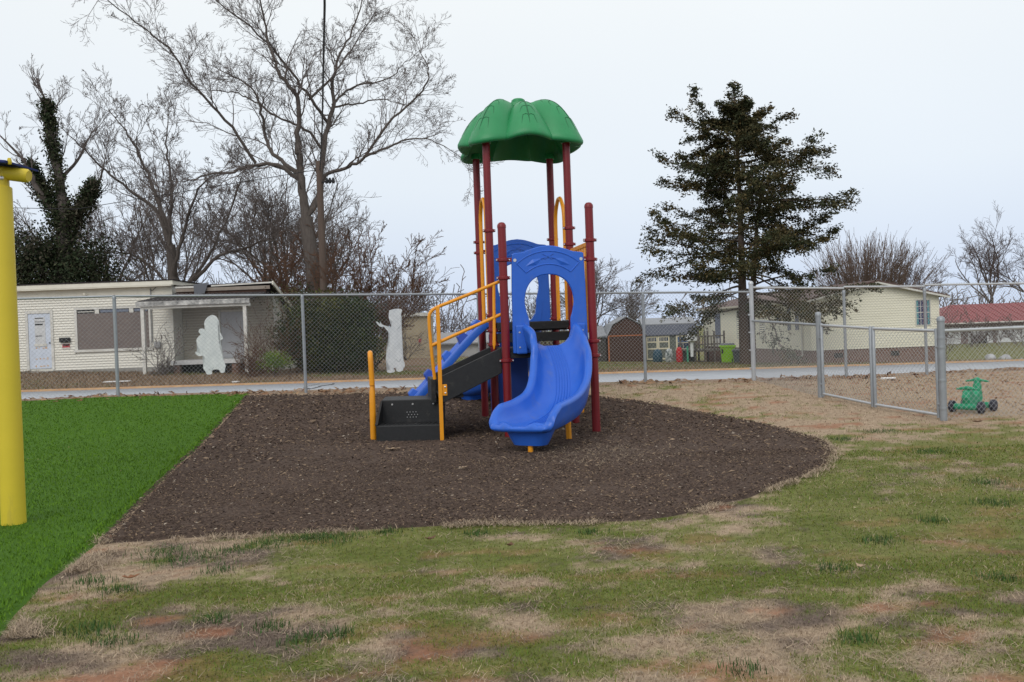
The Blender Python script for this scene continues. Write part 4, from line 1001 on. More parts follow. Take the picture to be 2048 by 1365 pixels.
# cream manufactured home on the right
m_hs = mat('pale yellow vinyl siding', (.83,.80,.66), .6, col2=(.77,.74,.60), scale=1.2, stretch=(.3,.3,3))
m_roofb = mat('brown shingle', (.085,.055,.05), .9, col2=(.13,.085,.075), scale=10)
m_win = mat('window glass', (.05,.07,.11), .12, spec=.6)
m_shut = mat('blue grey shutter', (.17,.19,.25), .7)
HM = thing('manufactured_home', 'long pale yellow single-storey home with brown roof and brick skirting', 'house', (15.1, 44, 0), R(5.4))
Wd, Ln = 6.85, 17.3; ZB, ZE, ZP = -.12, 2.48, 3.22
bd_ = MB().prism([(0,-.1),(Wd,-.1),(Wd,ZE),(Wd/2,ZP),(0,ZE)], .0, Ln).build('wall', m_hs, HM)
MB().box((.03,.03,-1.6),(Wd-.03,Ln-.03,-.10)).build('brick_skirting', m_brick, HM)
gab = lambda u: ZE+(ZP-ZE)*(1-abs(u-Wd/2)/(Wd/2))
pf = lambda u, o, z: (u, -o, z)
siding(bd_, 0, Wd, ZB, ZP-.05, .125, [(5.55,6.38,.95,2.30)], pf, m_hs, ztop=gab, lap=.03, gap=.12)
psd = lambda u, o, z: (-o, u, z)
wl_ = [(1.75,2.35,1.05,2.05),(3.6,4.3,1.35,2.15),(5.6,7.0,.45,2.15),(9.4,10.9,.45,2.15),(13.6,14.7,-.12,2.15)]
siding(bd_, 0, Ln, ZB, ZE-.03, .125, [wl_[1], wl_[4]], psd, m_hs, lap=.03, gap=.12)
hr_ = MB()
hr_.add([(-.38,-.35,ZE-.10),(Wd/2,-.35,ZP+.02),(Wd+.38,-.35,ZE-.10),(Wd+.38,-.35,ZE+.0),(Wd/2,-.35,ZP+.13),(-.38,-.35,ZE+.0)] + [(-.38,Ln+.3,ZE-.10),(Wd/2,Ln+.3,ZP+.02),(Wd+.38,Ln+.3,ZE-.10),(Wd+.38,Ln+.3,ZE+.0),(Wd/2,Ln+.3,ZP+.13),(-.38,Ln+.3,ZE+.0)],
        [(5,4,1,0),(4,3,2,1),(6,7,10,11),(7,8,9,10),(5,11,10,4),(4,10,9,3),(0,1,7,6),(1,2,8,7),(0,6,11,5),(3,9,8,2)])
hro = hr_.build('roof', m_roofb, HM)
for s in (0, 1):
    a = (-.40,-.37,ZE-.13) if s == 0 else (Wd+.40,-.37,ZE-.13); MB().bar(a, (Wd/2,-.37,ZP-.01), .03, .09).build('rake_trim', m_trim, hro)
MB().bar((-.40,-.36,ZE-.06),(-.40,Ln+.3,ZE-.06),.06,.11).build('gutter', mat('tan gutter', (.50,.46,.38), .6), hro)
def window(parent, place, u0, u1, z0, z1, name='window', shutters=False, cols=3, rows=4):
    w = MB().add([place(u0,.012,z0),place(u1,.012,z0),place(u1,.012,z1),place(u0,.012,z1),place(u0,-.02,z0),place(u1,-.02,z0),place(u1,-.02,z1),place(u0,-.02,z1)], [(0,1,2,3),(7,6,5,4),(0,4,5,1),(1,5,6,2),(2,6,7,3),(3,7,4,0)]).build(name, m_win, parent)
    def piece(a, b, c_, d, nm, m, o=.045):
        MB().add([place(a,.0,c_),place(b,.0,c_),place(b,.0,d),place(a,.0,d),place(a,o,c_),place(b,o,c_),place(b,o,d),place(a,o,d)], [(0,1,2,3),(7,6,5,4),(0,4,5,1),(1,5,6,2),(2,6,7,3),(3,7,4,0)]).build(nm, m, w)
    t = .05
    piece(u0-t,u0,z0-t,z1+t,'frame',m_trim); piece(u1,u1+t,z0-t,z1+t,'frame',m_trim); piece(u0,u1,z1,z1+t,'frame',m_trim,.044); piece(u0,u1,z0-t,z0,'frame',m_trim,.044)
    piece(u0,u1,(z0+z1)/2-.02,(z0+z1)/2+.02,'sash_rail',m_trim,.032)
    for k in range(1, cols): x = u0+(u1-u0)*k/cols; piece(x-.012,x+.012,z0,z1,'muntin',m_trim,.025)
    for k in range(1, rows):
        if rows % 2 == 0 and k == rows//2: continue
        z = z0+(z1-z0)*k/rows; piece(u0,u1,z-.010,z+.010,'muntin',m_trim,.024)
    if shutters:
        for a, b in ((u0-.42,u0-t-.01),(u1+t+.01,u1+.42)): piece(a,b,z0-t,z1+t,'shutter',m_shut,.04)
    return w
we = window(HM, pf, 5.60, 6.33, 1.0, 2.25)
m_cur = [mat('teal curtain', (.10,.28,.32), .8), mat('plum curtain', (.16,.06,.11), .8), mat('navy curtain', (.05,.06,.14), .8)]
for k in range(6): 
    x = 5.62+.117*k; MB().box((x,-.0165,1.02),(x+.105,-.0135,2.23)).build('curtain', m_cur[(k*2+k//2) % 3], we)
window(HM, psd, 3.65, 4.25, 1.40, 2.12, cols=2, rows=2)
for u in (1.35, 2.35):
    MB().box((-.065,u,.95),(-.03,u+.38,2.15)).build('shutter', m_shut, HM)
window(HM, psd, 6.0, 6.75, .5, 2.1, cols=2, rows=4); window(HM, psd, 9.8, 10.5, .5, 2.1, cols=2, rows=4)
dr = MB().box((-.05,13.65,-.1),(-.01,14.65,2.10)).build('side_door', m_shut, HM)
MB().box((-.06,13.7,-.1),(-.052,14.6,.45)).build('kick_panel', m_trim, dr)
dp = MB(); dp.tube([(-.08,.9,2.4),(-.08,.9,-.35),(-.30,.85,-.52)], .045, 8); dp.build('downspout', m_trim, HM, True)
for u in (1.2, 4.2): MB().box((u,-.001,-.52),(u+.45,.028,-.28)).build('crawl_vent', m_dark, HM)

# deck and steps at its side door
m_dkw = mat('grey weathered wood', (.15,.135,.12), .9, col2=(.10,.09,.08), scale=6)
DK = thing('timber_deck', 'small grey weathered timber porch with railings at the yellow home', 'deck', (11.6, 55.4, 0), R(5.4))
gz0 = tz(11.6, 55.4)
MB().box((0,0,-.32),(2.0,3.4,-.20)).build('deck_floor', m_dkw, DK)
for x in (0.0, .62, 1.25, 1.9):
    for y in (0, 3.3): MB().box((x,y,gz0-.2),(x+.1,y+.1,.72+(.25 if x > .5 else 0))).build('deck_post', m_dkw, DK)
for z in (.10,.62): MB().box((.10,.02,z),(1.95,.06,z+.08)).build('deck_rail', m_dkw, DK)
for k in range(9): MB().box((.14+.19*k,.07,-.2),(.19+.19*k,.10,.65)).build('baluster', m_dkw, DK)
for k in range(3): MB().box((2.02+.25*k,.1,-.42-.2*k),(2.27+.25*k,1.2,-.37-.2*k)).build('step', m_dkw, DK)

# storage sheds
def on(x, y, d=0): return (x, y, tz(x, y)+d)
m_bshed = mat('dark brown barn boards', (.075,.042,.032), .85, col2=(.055,.03,.024), scale=3, stretch=(6,6,.5))
m_org = mat('orange cedar trim', (.38,.13,.05), .8)
m_tin = mat('grey metal roofing', (.33,.345,.37), .5, col2=(.27,.28,.30), scale=3, metal=.3)
BS = thing('barn_shed', 'dark brown gambrel barn shed with orange corner trim across the road', 'shed', on(6.4, 58, 0))
W = 2.46; zz = -tz(6.4,58)-.85
wb = MB().prism([(0,-.2),(W,-.2),(W,1.68),(W*.86,2.42),(W*.5,2.92),(W*.14,2.42),(0,1.68)], 0, 4.2).build('wall', m_bshed, BS)
MB().box((-.02,-.03,0),(.07,-.001,1.70)).build('corner_trim', m_org, BS); MB().bar((.0,-.02,1.72),(W,-.02,1.72),.03,.07).build('band_trim', m_org, BS)
for k in range(1, 9): MB().box((W*k/9-.01,-.012,0),(W*k/9+.01,-.001,1.66)).build('batten', m_bshed, wb)
rfb = MB()
for a, b in (((-.12,1.60),(W*.13,2.46)),((W*.13,2.46),(W*.5,2.97)),((W*.5,2.97),(W*.87,2.46)),((W*.87,2.46),(W+.12,1.60))):
    rfb.add([(a[0],-.1,a[1]),(b[0],-.1,b[1]),(b[0],4.3,b[1]),(a[0],4.3,a[1]),(a[0],-.1,a[1]+.05),(b[0],-.1,b[1]+.05),(b[0],4.3,b[1]+.05),(a[0],4.3,a[1]+.05)], [(0,1,2,3),(7,6,5,4),(0,4,5,1),(1,5,6,2),(2,6,7,3),(3,7,4,0)])
rfb.build('roof', m_tin, BS)
LT = thing('lean_to', 'low dark lean-to with grey tin roof left of the brown barn shed', 'shed', on(5.3, 58.6, 0))
MB().box((0,0,-.2),(1.02,2.5,1.55)).build('wall', mat('dark grey boards', (.07,.065,.06), .9), LT)
MB().add([(-.15,-.2,1.56),(1.05,-.2,1.72),(1.05,2.7,2.4),(-.15,2.7,2.2),(-.15,-.2,1.62),(1.05,-.2,1.78),(1.05,2.7,2.46),(-.15,2.7,2.26)], [(0,1,2,3),(7,6,5,4),(0,4,5,1),(1,5,6,2),(2,6,7,3),(3,7,4,0)]).build('roof', m_tin, LT)
GS = thing('garden_shed', 'grey-green garden shed with cream double doors and window', 'shed', on(8.95, 59, 0))
m_gs = mat('grey green shed paint', (.145,.16,.14), .8, col2=(.12,.135,.12), scale=3, stretch=(8,8,.5))
m_crm = mat('cream shed trim', (.68,.63,.47), .7)
m_navyr = mat('blue grey metal roofing', (.075,.085,.115), .5, col2=(.10,.11,.14), scale=2)
W = 3.5
MB().box((0,0,-.2),(W,2.6,1.80)).build('wall', m_gs, GS)
r1 = MB().add([(-.1,-.15,1.74),(W+.1,-.15,1.74),(W+.1,.35,2.46),(-.1,.35,2.46),(-.1,-.15,1.80),(W+.1,-.15,1.80),(W+.1,.35,2.52),(-.1,.35,2.52)], [(0,1,2,3),(7,6,5,4),(0,4,5,1),(1,5,6,2),(2,6,7,3),(3,7,4,0)]).build('lower_roof', m_navyr, GS)
MB().add([(-.1,.30,2.47),(W+.1,.30,2.47),(W+.1,1.3,2.90),(-.1,1.3,2.90),(-.1,.30,2.54),(W+.1,.30,2.54),(W+.1,1.3,2.96),(-.1,1.3,2.96)], [(0,1,2,3),(7,6,5,4),(0,4,5,1),(1,5,6,2),(2,6,7,3),(3,7,4,0)]).build('upper_roof', m_tin, GS)
MB().box((0,1.25,1.8),(W,2.6,2.88)).build('gable_wall', m_gs, GS)
for k in range(17): MB().bar((-.05+W/16*k,-.155,1.80),(-.05+W/16*k,.34,2.525),.03,.02).build('roof_rib', m_navyr, r1)
for k in range(2):
    x0 = .12+.80*k
    d = MB().box((x0,-.03,.12),(x0+.78,-.001,1.72)).build('door', m_gs, GS)
    for a, b, c_, e_ in ((x0,x0+.09,.12,1.72),(x0+.69,x0+.78,.12,1.72),(x0+.091,x0+.689,1.62,1.72),(x0+.091,x0+.689,.12,.22),(x0+.091,x0+.689,.82,.91),(x0+.091,x0+.689,1.28,1.36)): MB().box((a,-.06,c_),(b,-.0305,e_)).build('door_rail', m_crm, d)
    MB().box((x0+.10,-.036,1.37),(x0+.68,-.0305,1.61)).build('transom_pane', m_win, d)
    for q in range(5): MB().box((x0+.16+.10*q,-.045,1.37),(x0+.185+.10*q,-.0365,1.61)).build('transom_bar', m_crm, d)
gw = MB().box((2.25,-.02,.82),(2.98,-.001,1.62)).build('window', m_win, GS)
for a, b, c_, e_ in ((2.14,2.245,.70,1.72),(2.985,3.09,.70,1.72),(2.246,2.984,1.625,1.72),(2.10,3.13,.68,.815)): MB().box((a,-.07,c_),(b,-.0215,e_)).build('window_trim', m_crm, gw)
MB().box((2.25,-.035,1.19),(2.98,-.0215,1.23)).build('sash_bar', m_crm, gw); MB().box((2.60,-.034,.82),(2.63,-.0215,1.19)).build('sash_bar', m_crm, gw)
MB().box((2.26,-.026,1.24),(2.97,-.0215,1.60)).build('curtain', mat('blue curtain', (.10,.16,.30), .8), gw)
# bins and odds by the deck
def bin_(name, label, x, y, h, w, m, lidm, cat, grp=None):
    T = thing(name, label, cat, on(x, y, 0), R(-12))
    MB().add([(-w*.42,-w*.42,0),(w*.42,-w*.42,0),(w*.42,w*.42,0),(-w*.42,w*.42,0),(-w*.5,-w*.5,h*.86),(w*.5,-w*.5,h*.86),(w*.5,w*.5,h*.86),(-w*.5,w*.5,h*.86)], [(3,2,1,0),(4,5,6,7),(0,1,5,4),(1,2,6,5),(2,3,7,6),(3,0,4,7)]).build('body', m, T, bevel=.03)
    MB().box((-w*.56,-w*.56,h*.80),(w*.56,w*.56,h*.90)).build('rim', m, T, bevel=.02)
    MB().add([(-w*.5,-w*.55,h*.905),(w*.5,-w*.55,h*.905),(w*.5,w*.55,h*.97),(-w*.5,w*.55,h*.97),(-w*.45,-w*.5,h*.94),(w*.45,-w*.5,h*.94),(w*.45,w*.5,h),(-w*.45,w*.5,h)], [(3,2,1,0),(4,5,6,7),(0,1,5,4),(1,2,6,5),(2,3,7,6),(3,0,4,7)]).build('lid', lidm, T)
    for s in (-1, 1): MB().tube([(s*w*.5,w*.45,.12),(s*w*.56,w*.45,.12)], .12, 12).build('wheel', m_dark, T, True)
    MB().tube([(-w*.4,w*.6,h*.9),(w*.4,w*.6,h*.9)], .02, 8).build('handle', lidm, T, True)
    return T
m_lime = mat('lime green bin plastic', (.30,.60,.02), .5); m_gbin = mat('grey bin plastic', (.09,.095,.105), .6)
LB = bin_('wheeled_bin', 'lime green wheeled bin beside the evergreen trunk', 12.35, 50, 1.12, .80, m_lime, m_gbin, 'bin')
MB().box((-.36,-.42,.55),(-.26,-.40,.80)).build('bin_mark', m_dark, LB)
bin_('wheeled_bin', 'dark grey bin between the lime bin and the evergreen trunk', 12.75, 49.0, .80, .72, m_gbin, m_gbin, 'bin')
def sack(x, y, w, h, m, name, label, cat):
    T = MB(); T.lathe([(w*.40,0),(w*.5,h*.12),(w*.5,h*.5),(w*.44,h*.8),(w*.3,h*.95),(w*.12,h)], 14)
    o = T.build(name, m, smooth=True); o.location = on(x, y, -.02); return tag(o, label, cat)
sack(10.45, 54.6, .42, .98, mat('red fabric', (.42,.02,.025), .8), 'red_sack', 'red sack standing left of the timber deck', 'sack')
sack(9.85, 54.8, .50, .88, mat('black and white pattern', (.03,.05,.05), .8, col2=(.55,.58,.58), scale=7, detail=1), 'patterned_bag', 'black and white patterned bag between the teal tub and the red sack', 'bag')
sack(9.15, 55.0, .62, .85, mat('dark teal plastic', (.02,.06,.09), .6), 'teal_tub', 'dark teal tub at the corner of the grey-green shed', 'tub')
CV = MB(); CV.lathe([(.10,0),(.10,.9),(.34,1.0),(.36,1.25),(.24,1.42),(.05,1.46)], 12); o = CV.build('covered_grill', mat('white cover', (.72,.74,.76), .8), smooth=True); o.location = on(11.25, 54.6, .35); tag(o, 'white covered object on the corner of the timber deck', 'cover')
MB().tube([(0,0,-.3),(0,0,1.0)], .06, 8).build('green_post', mat('green post', (.05,.30,.18), .6)); o = bpy.data.objects['green_post']; o.location = on(10.95, 54.5); tag(o, 'thin green post right of the red sack by the deck', 'post')

# far red-roofed house
RH = thing('red_roofed_house', 'far low house with red metal roof and white garage doors at right edge', 'house', (39, 80, -1.25), R(2))
MB().box((0,0,-.3),(16,7,1.9)).build('wall', mat('mauve brick', (.22,.16,.155), .9), RH)
m_rroof = mat('red metal roof', (.25,.055,.062), .6, col2=(.20,.05,.055), scale=2)
rr = MB().add([(-1.2,-1.2,1.95),(17,-1.2,1.95),(17,8,1.95),(-1.2,8,1.95),(3.2,3.4,3.65),(14,3.4,3.65)], [(0,1,5,4),(1,2,5),(2,3,4,5),(3,0,4),(3,2,1,0)]).build('roof', m_rroof, RH)
MB().box((-1.2,-1.25,1.85),(17,-1.19,1.96)).build('gutter', m_trim, rr)
for k in range(24): MB().bar((-1+.75*k,-1.2,1.97),(min(max(3.2,-1+.75*k),14),3.4,3.67),.05,.04).build('roof_seam', m_rroof, rr)
for x0, x1 in ((.3,2.2),(2.9,5.2),(5.6,8.4)):
    gd = MB().box((x0,-.06,.02),(x1,-.001,1.55)).build('garage_door', mat('white garage door', (.74,.76,.78), .6), RH)
    for k in range(1, 4): MB().box((x0,-.066,.02+.38*k),(x1,-.0605,.05+.38*k)).build('panel_joint', m_conc, gd)
MB().box((3.0,-.5,-.1),(4.4,-.3,.75)).build('dark_barrier', m_dark, RH)
# round garden balls near the road
m_ball = mat('grey white globe', (.55,.55,.57), .4, col2=(.16,.16,.19), scale=2.2)
for k, (x, y, r, lab) in enumerate(((23.3,42.5,.25,'mottled grey and white garden ball, leftmost of the group by the road'),(23.7,42.0,.24,'darkest grey garden ball, lowest of the group by the road'),(24.7,43.8,.22,'white-topped garden ball, highest of the group by the road'),(24.9,42.4,.18,'small pale garden ball, rightmost of the group by the road'))):
    mb = MB(); mb.lathe([(r*.3,0),(r*.6,.05)]+[(r*math.cos(a), r*.9+r*math.sin(a)) for a in np.linspace(-.9,1.5,12)], 18)
    o = mb.build('garden_ball', m_ball, smooth=True); o.location = on(x, y); o.rotation_euler = (.2*k, .3*k, k); tag(o, lab, 'garden ball', 'garden balls by the road')
# small buildings seen behind the play set
TB = thing('flat_roofed_hut', 'small tan flat-roofed hut right of the evergreen shrub', 'hut', on(-6.3, 50))
MB().box((0,0,-.3),(1.55,3,2.35)).build('wall', mat('tan render', (.42,.35,.24), .85, col2=(.36,.30,.21), scale=2), TB)
MB().box((-.3,-.2,2.352),(1.62,3.2,2.55)).build('roof', m_trim, TB)
MB().box((.95,-.02,.85),(1.10,-.001,1.05)).build('wall_sign', mat('red sign', (.42,.05,.06), .6), TB)
GW = thing('low_outbuilding', 'long low pale grey outbuilding seen through the stair rails', 'outbuilding', on(-5.0, 56))
MB().box((0,0,-.4),(6.5,3,.65)).build('wall', mat('pale grey block', (.45,.45,.45), .9, col2=(.36,.36,.36), scale=3), GW)
MB().add([(-.2,-.3,.66),(6.7,-.3,.66),(6.7,3.2,1.35),(-.2,3.2,1.35),(-.2,-.3,.74),(6.7,-.3,.74),(6.7,3.2,1.43),(-.2,3.2,1.43)], [(0,1,2,3),(7,6,5,4),(0,4,5,1),(1,5,6,2),(2,6,7,3),(3,7,4,0)]).build('roof', mat('dull tin', (.30,.30,.31), .7), GW)
# utility pole and service cable
UP = thing('utility_pole', 'brown wooden utility pole in front of the big bare tree', 'utility pole', on(-7.3, 34.2))
MB().tube([(0,0,-.5),(0,0,8.2)], [.16,.12], 12).build('pole', mat('creosoted pole', (.085,.062,.050), .9, col2=(.12,.088,.070), scale=3, stretch=(6,6,.4)), UP, True)
br = MB().tube([(0,-.05,7.35),(.55,-.1,7.40)], .03, 6).build('bracket_arm', m_dark, UP, True)
for x in (.30,.42,.55): MB().lathe([(.05,7.3),(.07,7.38),(.05,7.48),(.03,7.52)], 8, (x,-.1,0)).build('insulator', m_dark, br, True)
cb_ = MB().tube([(-7.25,34.1,8.0),(-5.1,24.5,7.35),(-3.0,15,7.13),(-.8,4.5,7.35),(1.0,-4,7.8)], .022, 6).build('service_cable', m_dark, smooth=True); tag(cb_, 'black overhead cable rising from the utility pole out of the top of the picture', 'cable')
wv = MB().tube([(-30,39,8.2),(-19,38.5,7.5),(-7.25,34.25,8.05)], .014, 5).build('power_line', m_dark, smooth=True); tag(wv, 'thin dark power line running left from the utility pole', 'cable')

# ------------------------------------------------------------------ trees
trng = random.Random(11)
def rv(): return np.array([trng.gauss(0,1), trng.gauss(0,1), trng.gauss(0,1)])
def unit(v): return v/max(np.linalg.norm(v), 1e-9)
class Wood:
    def __init__(s): s.big = []; s.A = []; s.B = []; s.ra = []; s.rb = []
    def poly(s, pts, r0, r1, thick=.045):
        k = len(pts)
        if r0 > thick: s.big.append((pts, [r0+(r1-r0)*(i/(k-1))**.8 for i in range(k)])); return
        for i in range(k-1):
            s.A.append(pts[i]); s.B.append(pts[i+1]); s.ra.append(r0+(r1-r0)*i/(k-1)); s.rb.append(r0+(r1-r0)*(i+1)/(k-1))
    def grow(s, p, d, ln, r, lev, o):
        """one branch with its side shoots"""
        n = o['seg'][min(lev, len(o['seg'])-1)]; pts = [np.array(p)]; d = unit(d); st = ln/n
        for i in range(n):
            d = unit(d + rv()*o['wig'] + np.array([0,0,o['up']])*(1 if lev else .5)); pts.append(pts[-1]+d*st)
        rmin = o['rmin']; s.poly(pts, r, max(rmin, r*.35))
        if lev >= o['lev']: return
        kids = o['kids'][min(lev, len(o['kids'])-1)]
        kids = int(kids*(.7+.6*trng.random())+.5)
        for c_ in range(kids):
            t = .22+.78*(c_+trng.random())/kids; x = t*n; i = min(int(x), n-1); q = pts[i]+(pts[i+1]-pts[i])*(x-i)
            dd = unit(pts[i+1]-pts[i]); side = unit(np.cross(dd, rv())); a = o['ang']*(.7+.6*trng.random())
            s.grow(q, dd*math.cos(a)+side*math.sin(a), ln*o['shr']*(.6+.6*trng.random())*(1.15-.45*t), max(rmin, r*.5*(1-.4*t)), lev+1, o)
    def build(s, T, m, mt=None, name='trunk'):
        if s.big:
            mb = MB()
            for pts, rad in s.big: mb.tube(pts, rad, 9 if rad[0] > .12 else 6)
            mb.build(name, m, T, True, fix=False)
        if s.A:
            V, F = prisms(np.array(s.A), np.array(s.B), np.array(s.ra), np.array(s.rb), 3)
            tag(np_mesh('twigs', V, F, mt or m, parent=T), kind='stuff')
m_bark = mat('grey bark', (.13,.112,.10), .95, col2=(.085,.072,.065), scale=4, stretch=(4,4,.7), bump=.4, bscale=20, spec=.1)
m_twig = mat('grey brown twigs', (.15,.128,.12), .95, spec=.05)
m_twigb = mat('russet brown twigs', (.13,.078,.055), .95, spec=.05)
m_twigd = mat('dull purple brown twigs', (.13,.105,.10), .95, spec=.05)
def limb_tree(label, loc, limbs, radii, o, seed, spread=.75, lat=2.2, latlen=1.9, name='bare_tree', group=None, mtw=None, rz=0):
    global trng
    trng = random.Random(seed); w = Wood(); T = thing(name, label, 'tree', loc, rz, group); done = []
    for li, l in enumerate(limbs):
        if done:
            allp = np.concatenate(done); k = np.argmin((allp[:, 0]-l[0][0])**2+(allp[:, 2]-l[0][1])**2); y0 = allp[k, 1]
        else: y0 = 0.
        sl = trng.uniform(-spread, spread) if li > 1 else 0.
        P = []; acc = 0.
        for i, (x, z) in enumerate(l):
            if i: acc += math.hypot(x-l[i-1][0], z-l[i-1][1])
            P.append((x, y0+sl*acc*.8+(.15*math.sin(acc*1.7+li) if li > 1 else 0), z))
        C3 = catmull(P, max(8, len(P)*4)); jn = np.array([rv()*.028*min(1, i/3.) for i in range(len(C3))]); C3 = C3+jn*(li > 0)
        done.append(C3); r0, r1 = radii[li]; w.poly(list(C3), r0, r1, thick=.0)
        if li < 1: continue
        L3 = np.r_[0, np.cumsum(np.linalg.norm(np.diff(C3, axis=0), axis=1))]; n = int(L3[-1]*lat)
        for c_ in range(n):
            t = (.12+.88*(c_+trng.random())/n)*L3[-1]; k = min(np.searchsorted(L3, t), len(C3)-1); dd = unit(C3[k]-C3[k-1])
            side = unit(np.cross(dd, rv())); a = o['ang']*(.7+.6*trng.random()); rr = (r0+(r1-r0)*t/L3[-1])
            w.grow(C3[k], dd*math.cos(a)+side*math.sin(a)+np.array([0,0,.25]), latlen*(.5+.8*trng.random())*(1.1-.5*t/L3[-1]), max(o['rmin'], min(.04, rr*.4)), 1, o)
        for c_ in range(3 if r1 < .08 else 0): w.grow(C3[-1], unit(C3[-1]-C3[-2])+rv()*.35, latlen*.9, max(o['rmin'], r1*.7), 1, o)
    w.build(T, m_bark, mtw or m_twig); return T
OAK = [[(0.0, -.6), (-0.12, 3.93), (-0.35, 6.38)], [(-0.35, 6.38), (-0.44, 7.88), (-0.54, 9.03)], [(-0.48, 7.93), (-1.34, 8.57), (-2.36, 8.65), (-3.3, 8.45), (-4.15, 8.4), (-5.09, 8.09)], [(-0.57, 8.23), (-1.41, 8.91), (-2.04, 9.72), (-2.27, 10.93), (-2.53, 11.87), (-3.24, 12.63), (-4.23, 13.24)], [(-2.31, 8.71), (-3.14, 10.22), (-4.03, 11.37), (-4.72, 12.68), (-5.62, 13.46), (-6.6, 14.27)], [(-0.54, 9.03), (-0.5, 10.04), (-0.41, 11.33), (-1.01, 12.19), (-1.16, 12.75), (-1.48, 13.71), (-1.54, 14.76), (-1.69, 16.45)], [(-0.35, 6.38), (0.11, 7.31), (0.29, 8.7), (0.39, 10.18), (0.63, 11.4), (0.68, 12.68), (0.9, 13.83), (1.43, 15.08), (1.91, 16.53)], [(0.36, 9.25), (-0.26, 10.2), (-1.26, 10.62), (-2.25, 11.31), (-3.08, 11.7), (-3.99, 11.79)], [(0.5, 10.64), (-0.2, 11.7), (-0.98, 12.93), (-1.87, 13.97), (-3.04, 14.86), (-3.94, 15.71)], [(-0.21, 11.59), (0.68, 12.68), (1.29, 14.13), (1.79, 15.15), (2.32, 16.31)], [(0.64, 11.52), (1.41, 12.38), (3.02, 12.98), (3.71, 13.73)], [(0.16, 7.52), (0.51, 8.23), (1.45, 8.58), (2.21, 8.91), (3.43, 10.34), (4.63, 11.34), (5.13, 12.14), (4.88, 12.91)], [(2.21, 8.91), (3.35, 9.25), (4.09, 9.45), (5.21, 9.27), (6.29, 8.57)], [(0.63, 11.44), (1.76, 11.63), (2.87, 11.72), (3.83, 11.41)]]
OR = [(.36,.29),(.20,.14),(.105,.03),(.11,.022),(.08,.02),(.13,.022),(.17,.025),(.075,.018),(.085,.018),(.06,.018),(.06,.016),(.11,.02),(.06,.014),(.05,.014)]
oo = dict(seg=[5,5,4,3,2], wig=.16, up=.05, lev=4, kids=[4,5.5,4.5,3,2], ang=.7, shr=.55, rmin=.0055)
limb_tree('huge spreading bare tree with forked trunk behind the utility pole', (-8.2,37,tz(-8.2,37)), OAK, OR, oo, 3, lat=2.6, latlen=1.9)
SPR = [[(-0.09, -3.9), (0.0, 0.0), (-0.04, 2.65)], [(-0.04, 2.65), (-0.76, 4.4), (-1.79, 5.19), (-3.02, 6.29), (-3.82, 7.16), (-4.95, 8.37)], [(-0.04, 3.13), (-0.43, 4.35), (-0.84, 5.46), (-1.49, 7.07), (-2.0, 8.15), (-2.89, 9.23)], [(0.04, 0.96), (0.39, 1.94), (1.11, 3.71), (2.01, 5.05), (3.0, 5.66)], [(0.07, -0.0), (1.25, 1.71), (2.02, 2.94), (2.87, 5.45), (3.12, 6.28)], [(-0.04, 2.65), (0.34, 5.42), (0.28, 7.01), (0.47, 8.49)], [(0.02, 0.48), (-0.79, 1.26), (-1.82, 2.14), (-2.96, 2.49), (-3.78, 3.05)], [(0.83, 0.93), (2.32, 1.96), (3.78, 2.27), (4.75, 2.6), (5.71, 2.44)]]
o2 = dict(seg=[5,5,4,3,2], wig=.2, up=.09, lev=4, kids=[4,5,4.5,3,2], ang=.7, shr=.55, rmin=.0075)
limb_tree('wide bare tree with low crooked limbs rising behind the boarded house', (-16.2,42,3.53), SPR, [(.30,.22),(.12,.02),(.13,.02),(.13,.02),(.11,.02),(.10,.02),(.08,.02),(.10,.02)], o2, 5, lat=2.4, latlen=2.0)
IVY = [[(0.0, -.5), (0.29, 4.24), (0.41, 6.98)], [(0.41, 6.98), (0.1, 9.51), (-0.1, 11.11), (-0.17, 12.14)], [(0.34, 6.52), (-0.57, 8.16), (-1.09, 9.32), (-1.96, 10.5)], [(0.43, 6.29), (1.34, 7.4), (1.84, 8.3), (2.12, 9.44)], [(0.24, 8.36), (0.75, 9.71), (1.04, 11.07)]]
o3 = dict(seg=[5,4,3,3,2], wig=.14, up=.16, lev=4, kids=[4,4,4,3,2], ang=.6, shr=.55, rmin=.006)
IT = limb_tree('ivy-clad bare tree at far left behind the boarded house', (-20.7,40,tz(-20.7,40)), IVY, [(.42,.32),(.26,.06),(.18,.03),(.16,.03),(.10,.03)], o3, 8, lat=2.0, latlen=1.7)
# leaf clouds: many small leaf faces round given points
def leaf_cloud(centres, spreads, per, size, cols, name, m, parent, squash=.8, seed=1, droop=0.):
    g_ = np.random.default_rng(seed); V = []; Cc = []
    n = int(per.sum()); idx = np.repeat(np.arange(len(centres)), per)
    P = centres[idx]+g_.normal(0, 1, (n, 3))*spreads[idx][:, None]*np.array([1,1,squash])
    a = unit_rows(g_.normal(0, 1, (n, 3))); b = unit_rows(np.cross(a, g_.normal(0, 1, (n, 3))))
    s = g_.uniform(.55, 1.25, n)[:, None]*size
    a[:, 2] -= droop; a = unit_rows(a)
    V = np.stack([P-a*s*.5, P+b*s*.28, P+a*s*.6, P-b*s*.28], 1).reshape(-1, 3)
    o = np.arange(n)*4; F = np.stack([o, o+1, o+2, o+3], 1)
    cc = cols[0][None]*0+np.array(cols)[g_.integers(0, len(cols), len(centres))][idx]*g_.uniform(.65, 1.4, (n, 1))
    ob = np_mesh(name, V, F, m, np.repeat(cc, 4, axis=0), parent=parent); tag(ob, kind='stuff'); return ob
def unit_rows(a): return a/np.maximum(np.linalg.norm(a, axis=1, keepdims=True), 1e-9)
m_fol = mat('foliage', (1,1,1), .75, attr='col', spec=.2)
gr_ = np.random.default_rng(3)
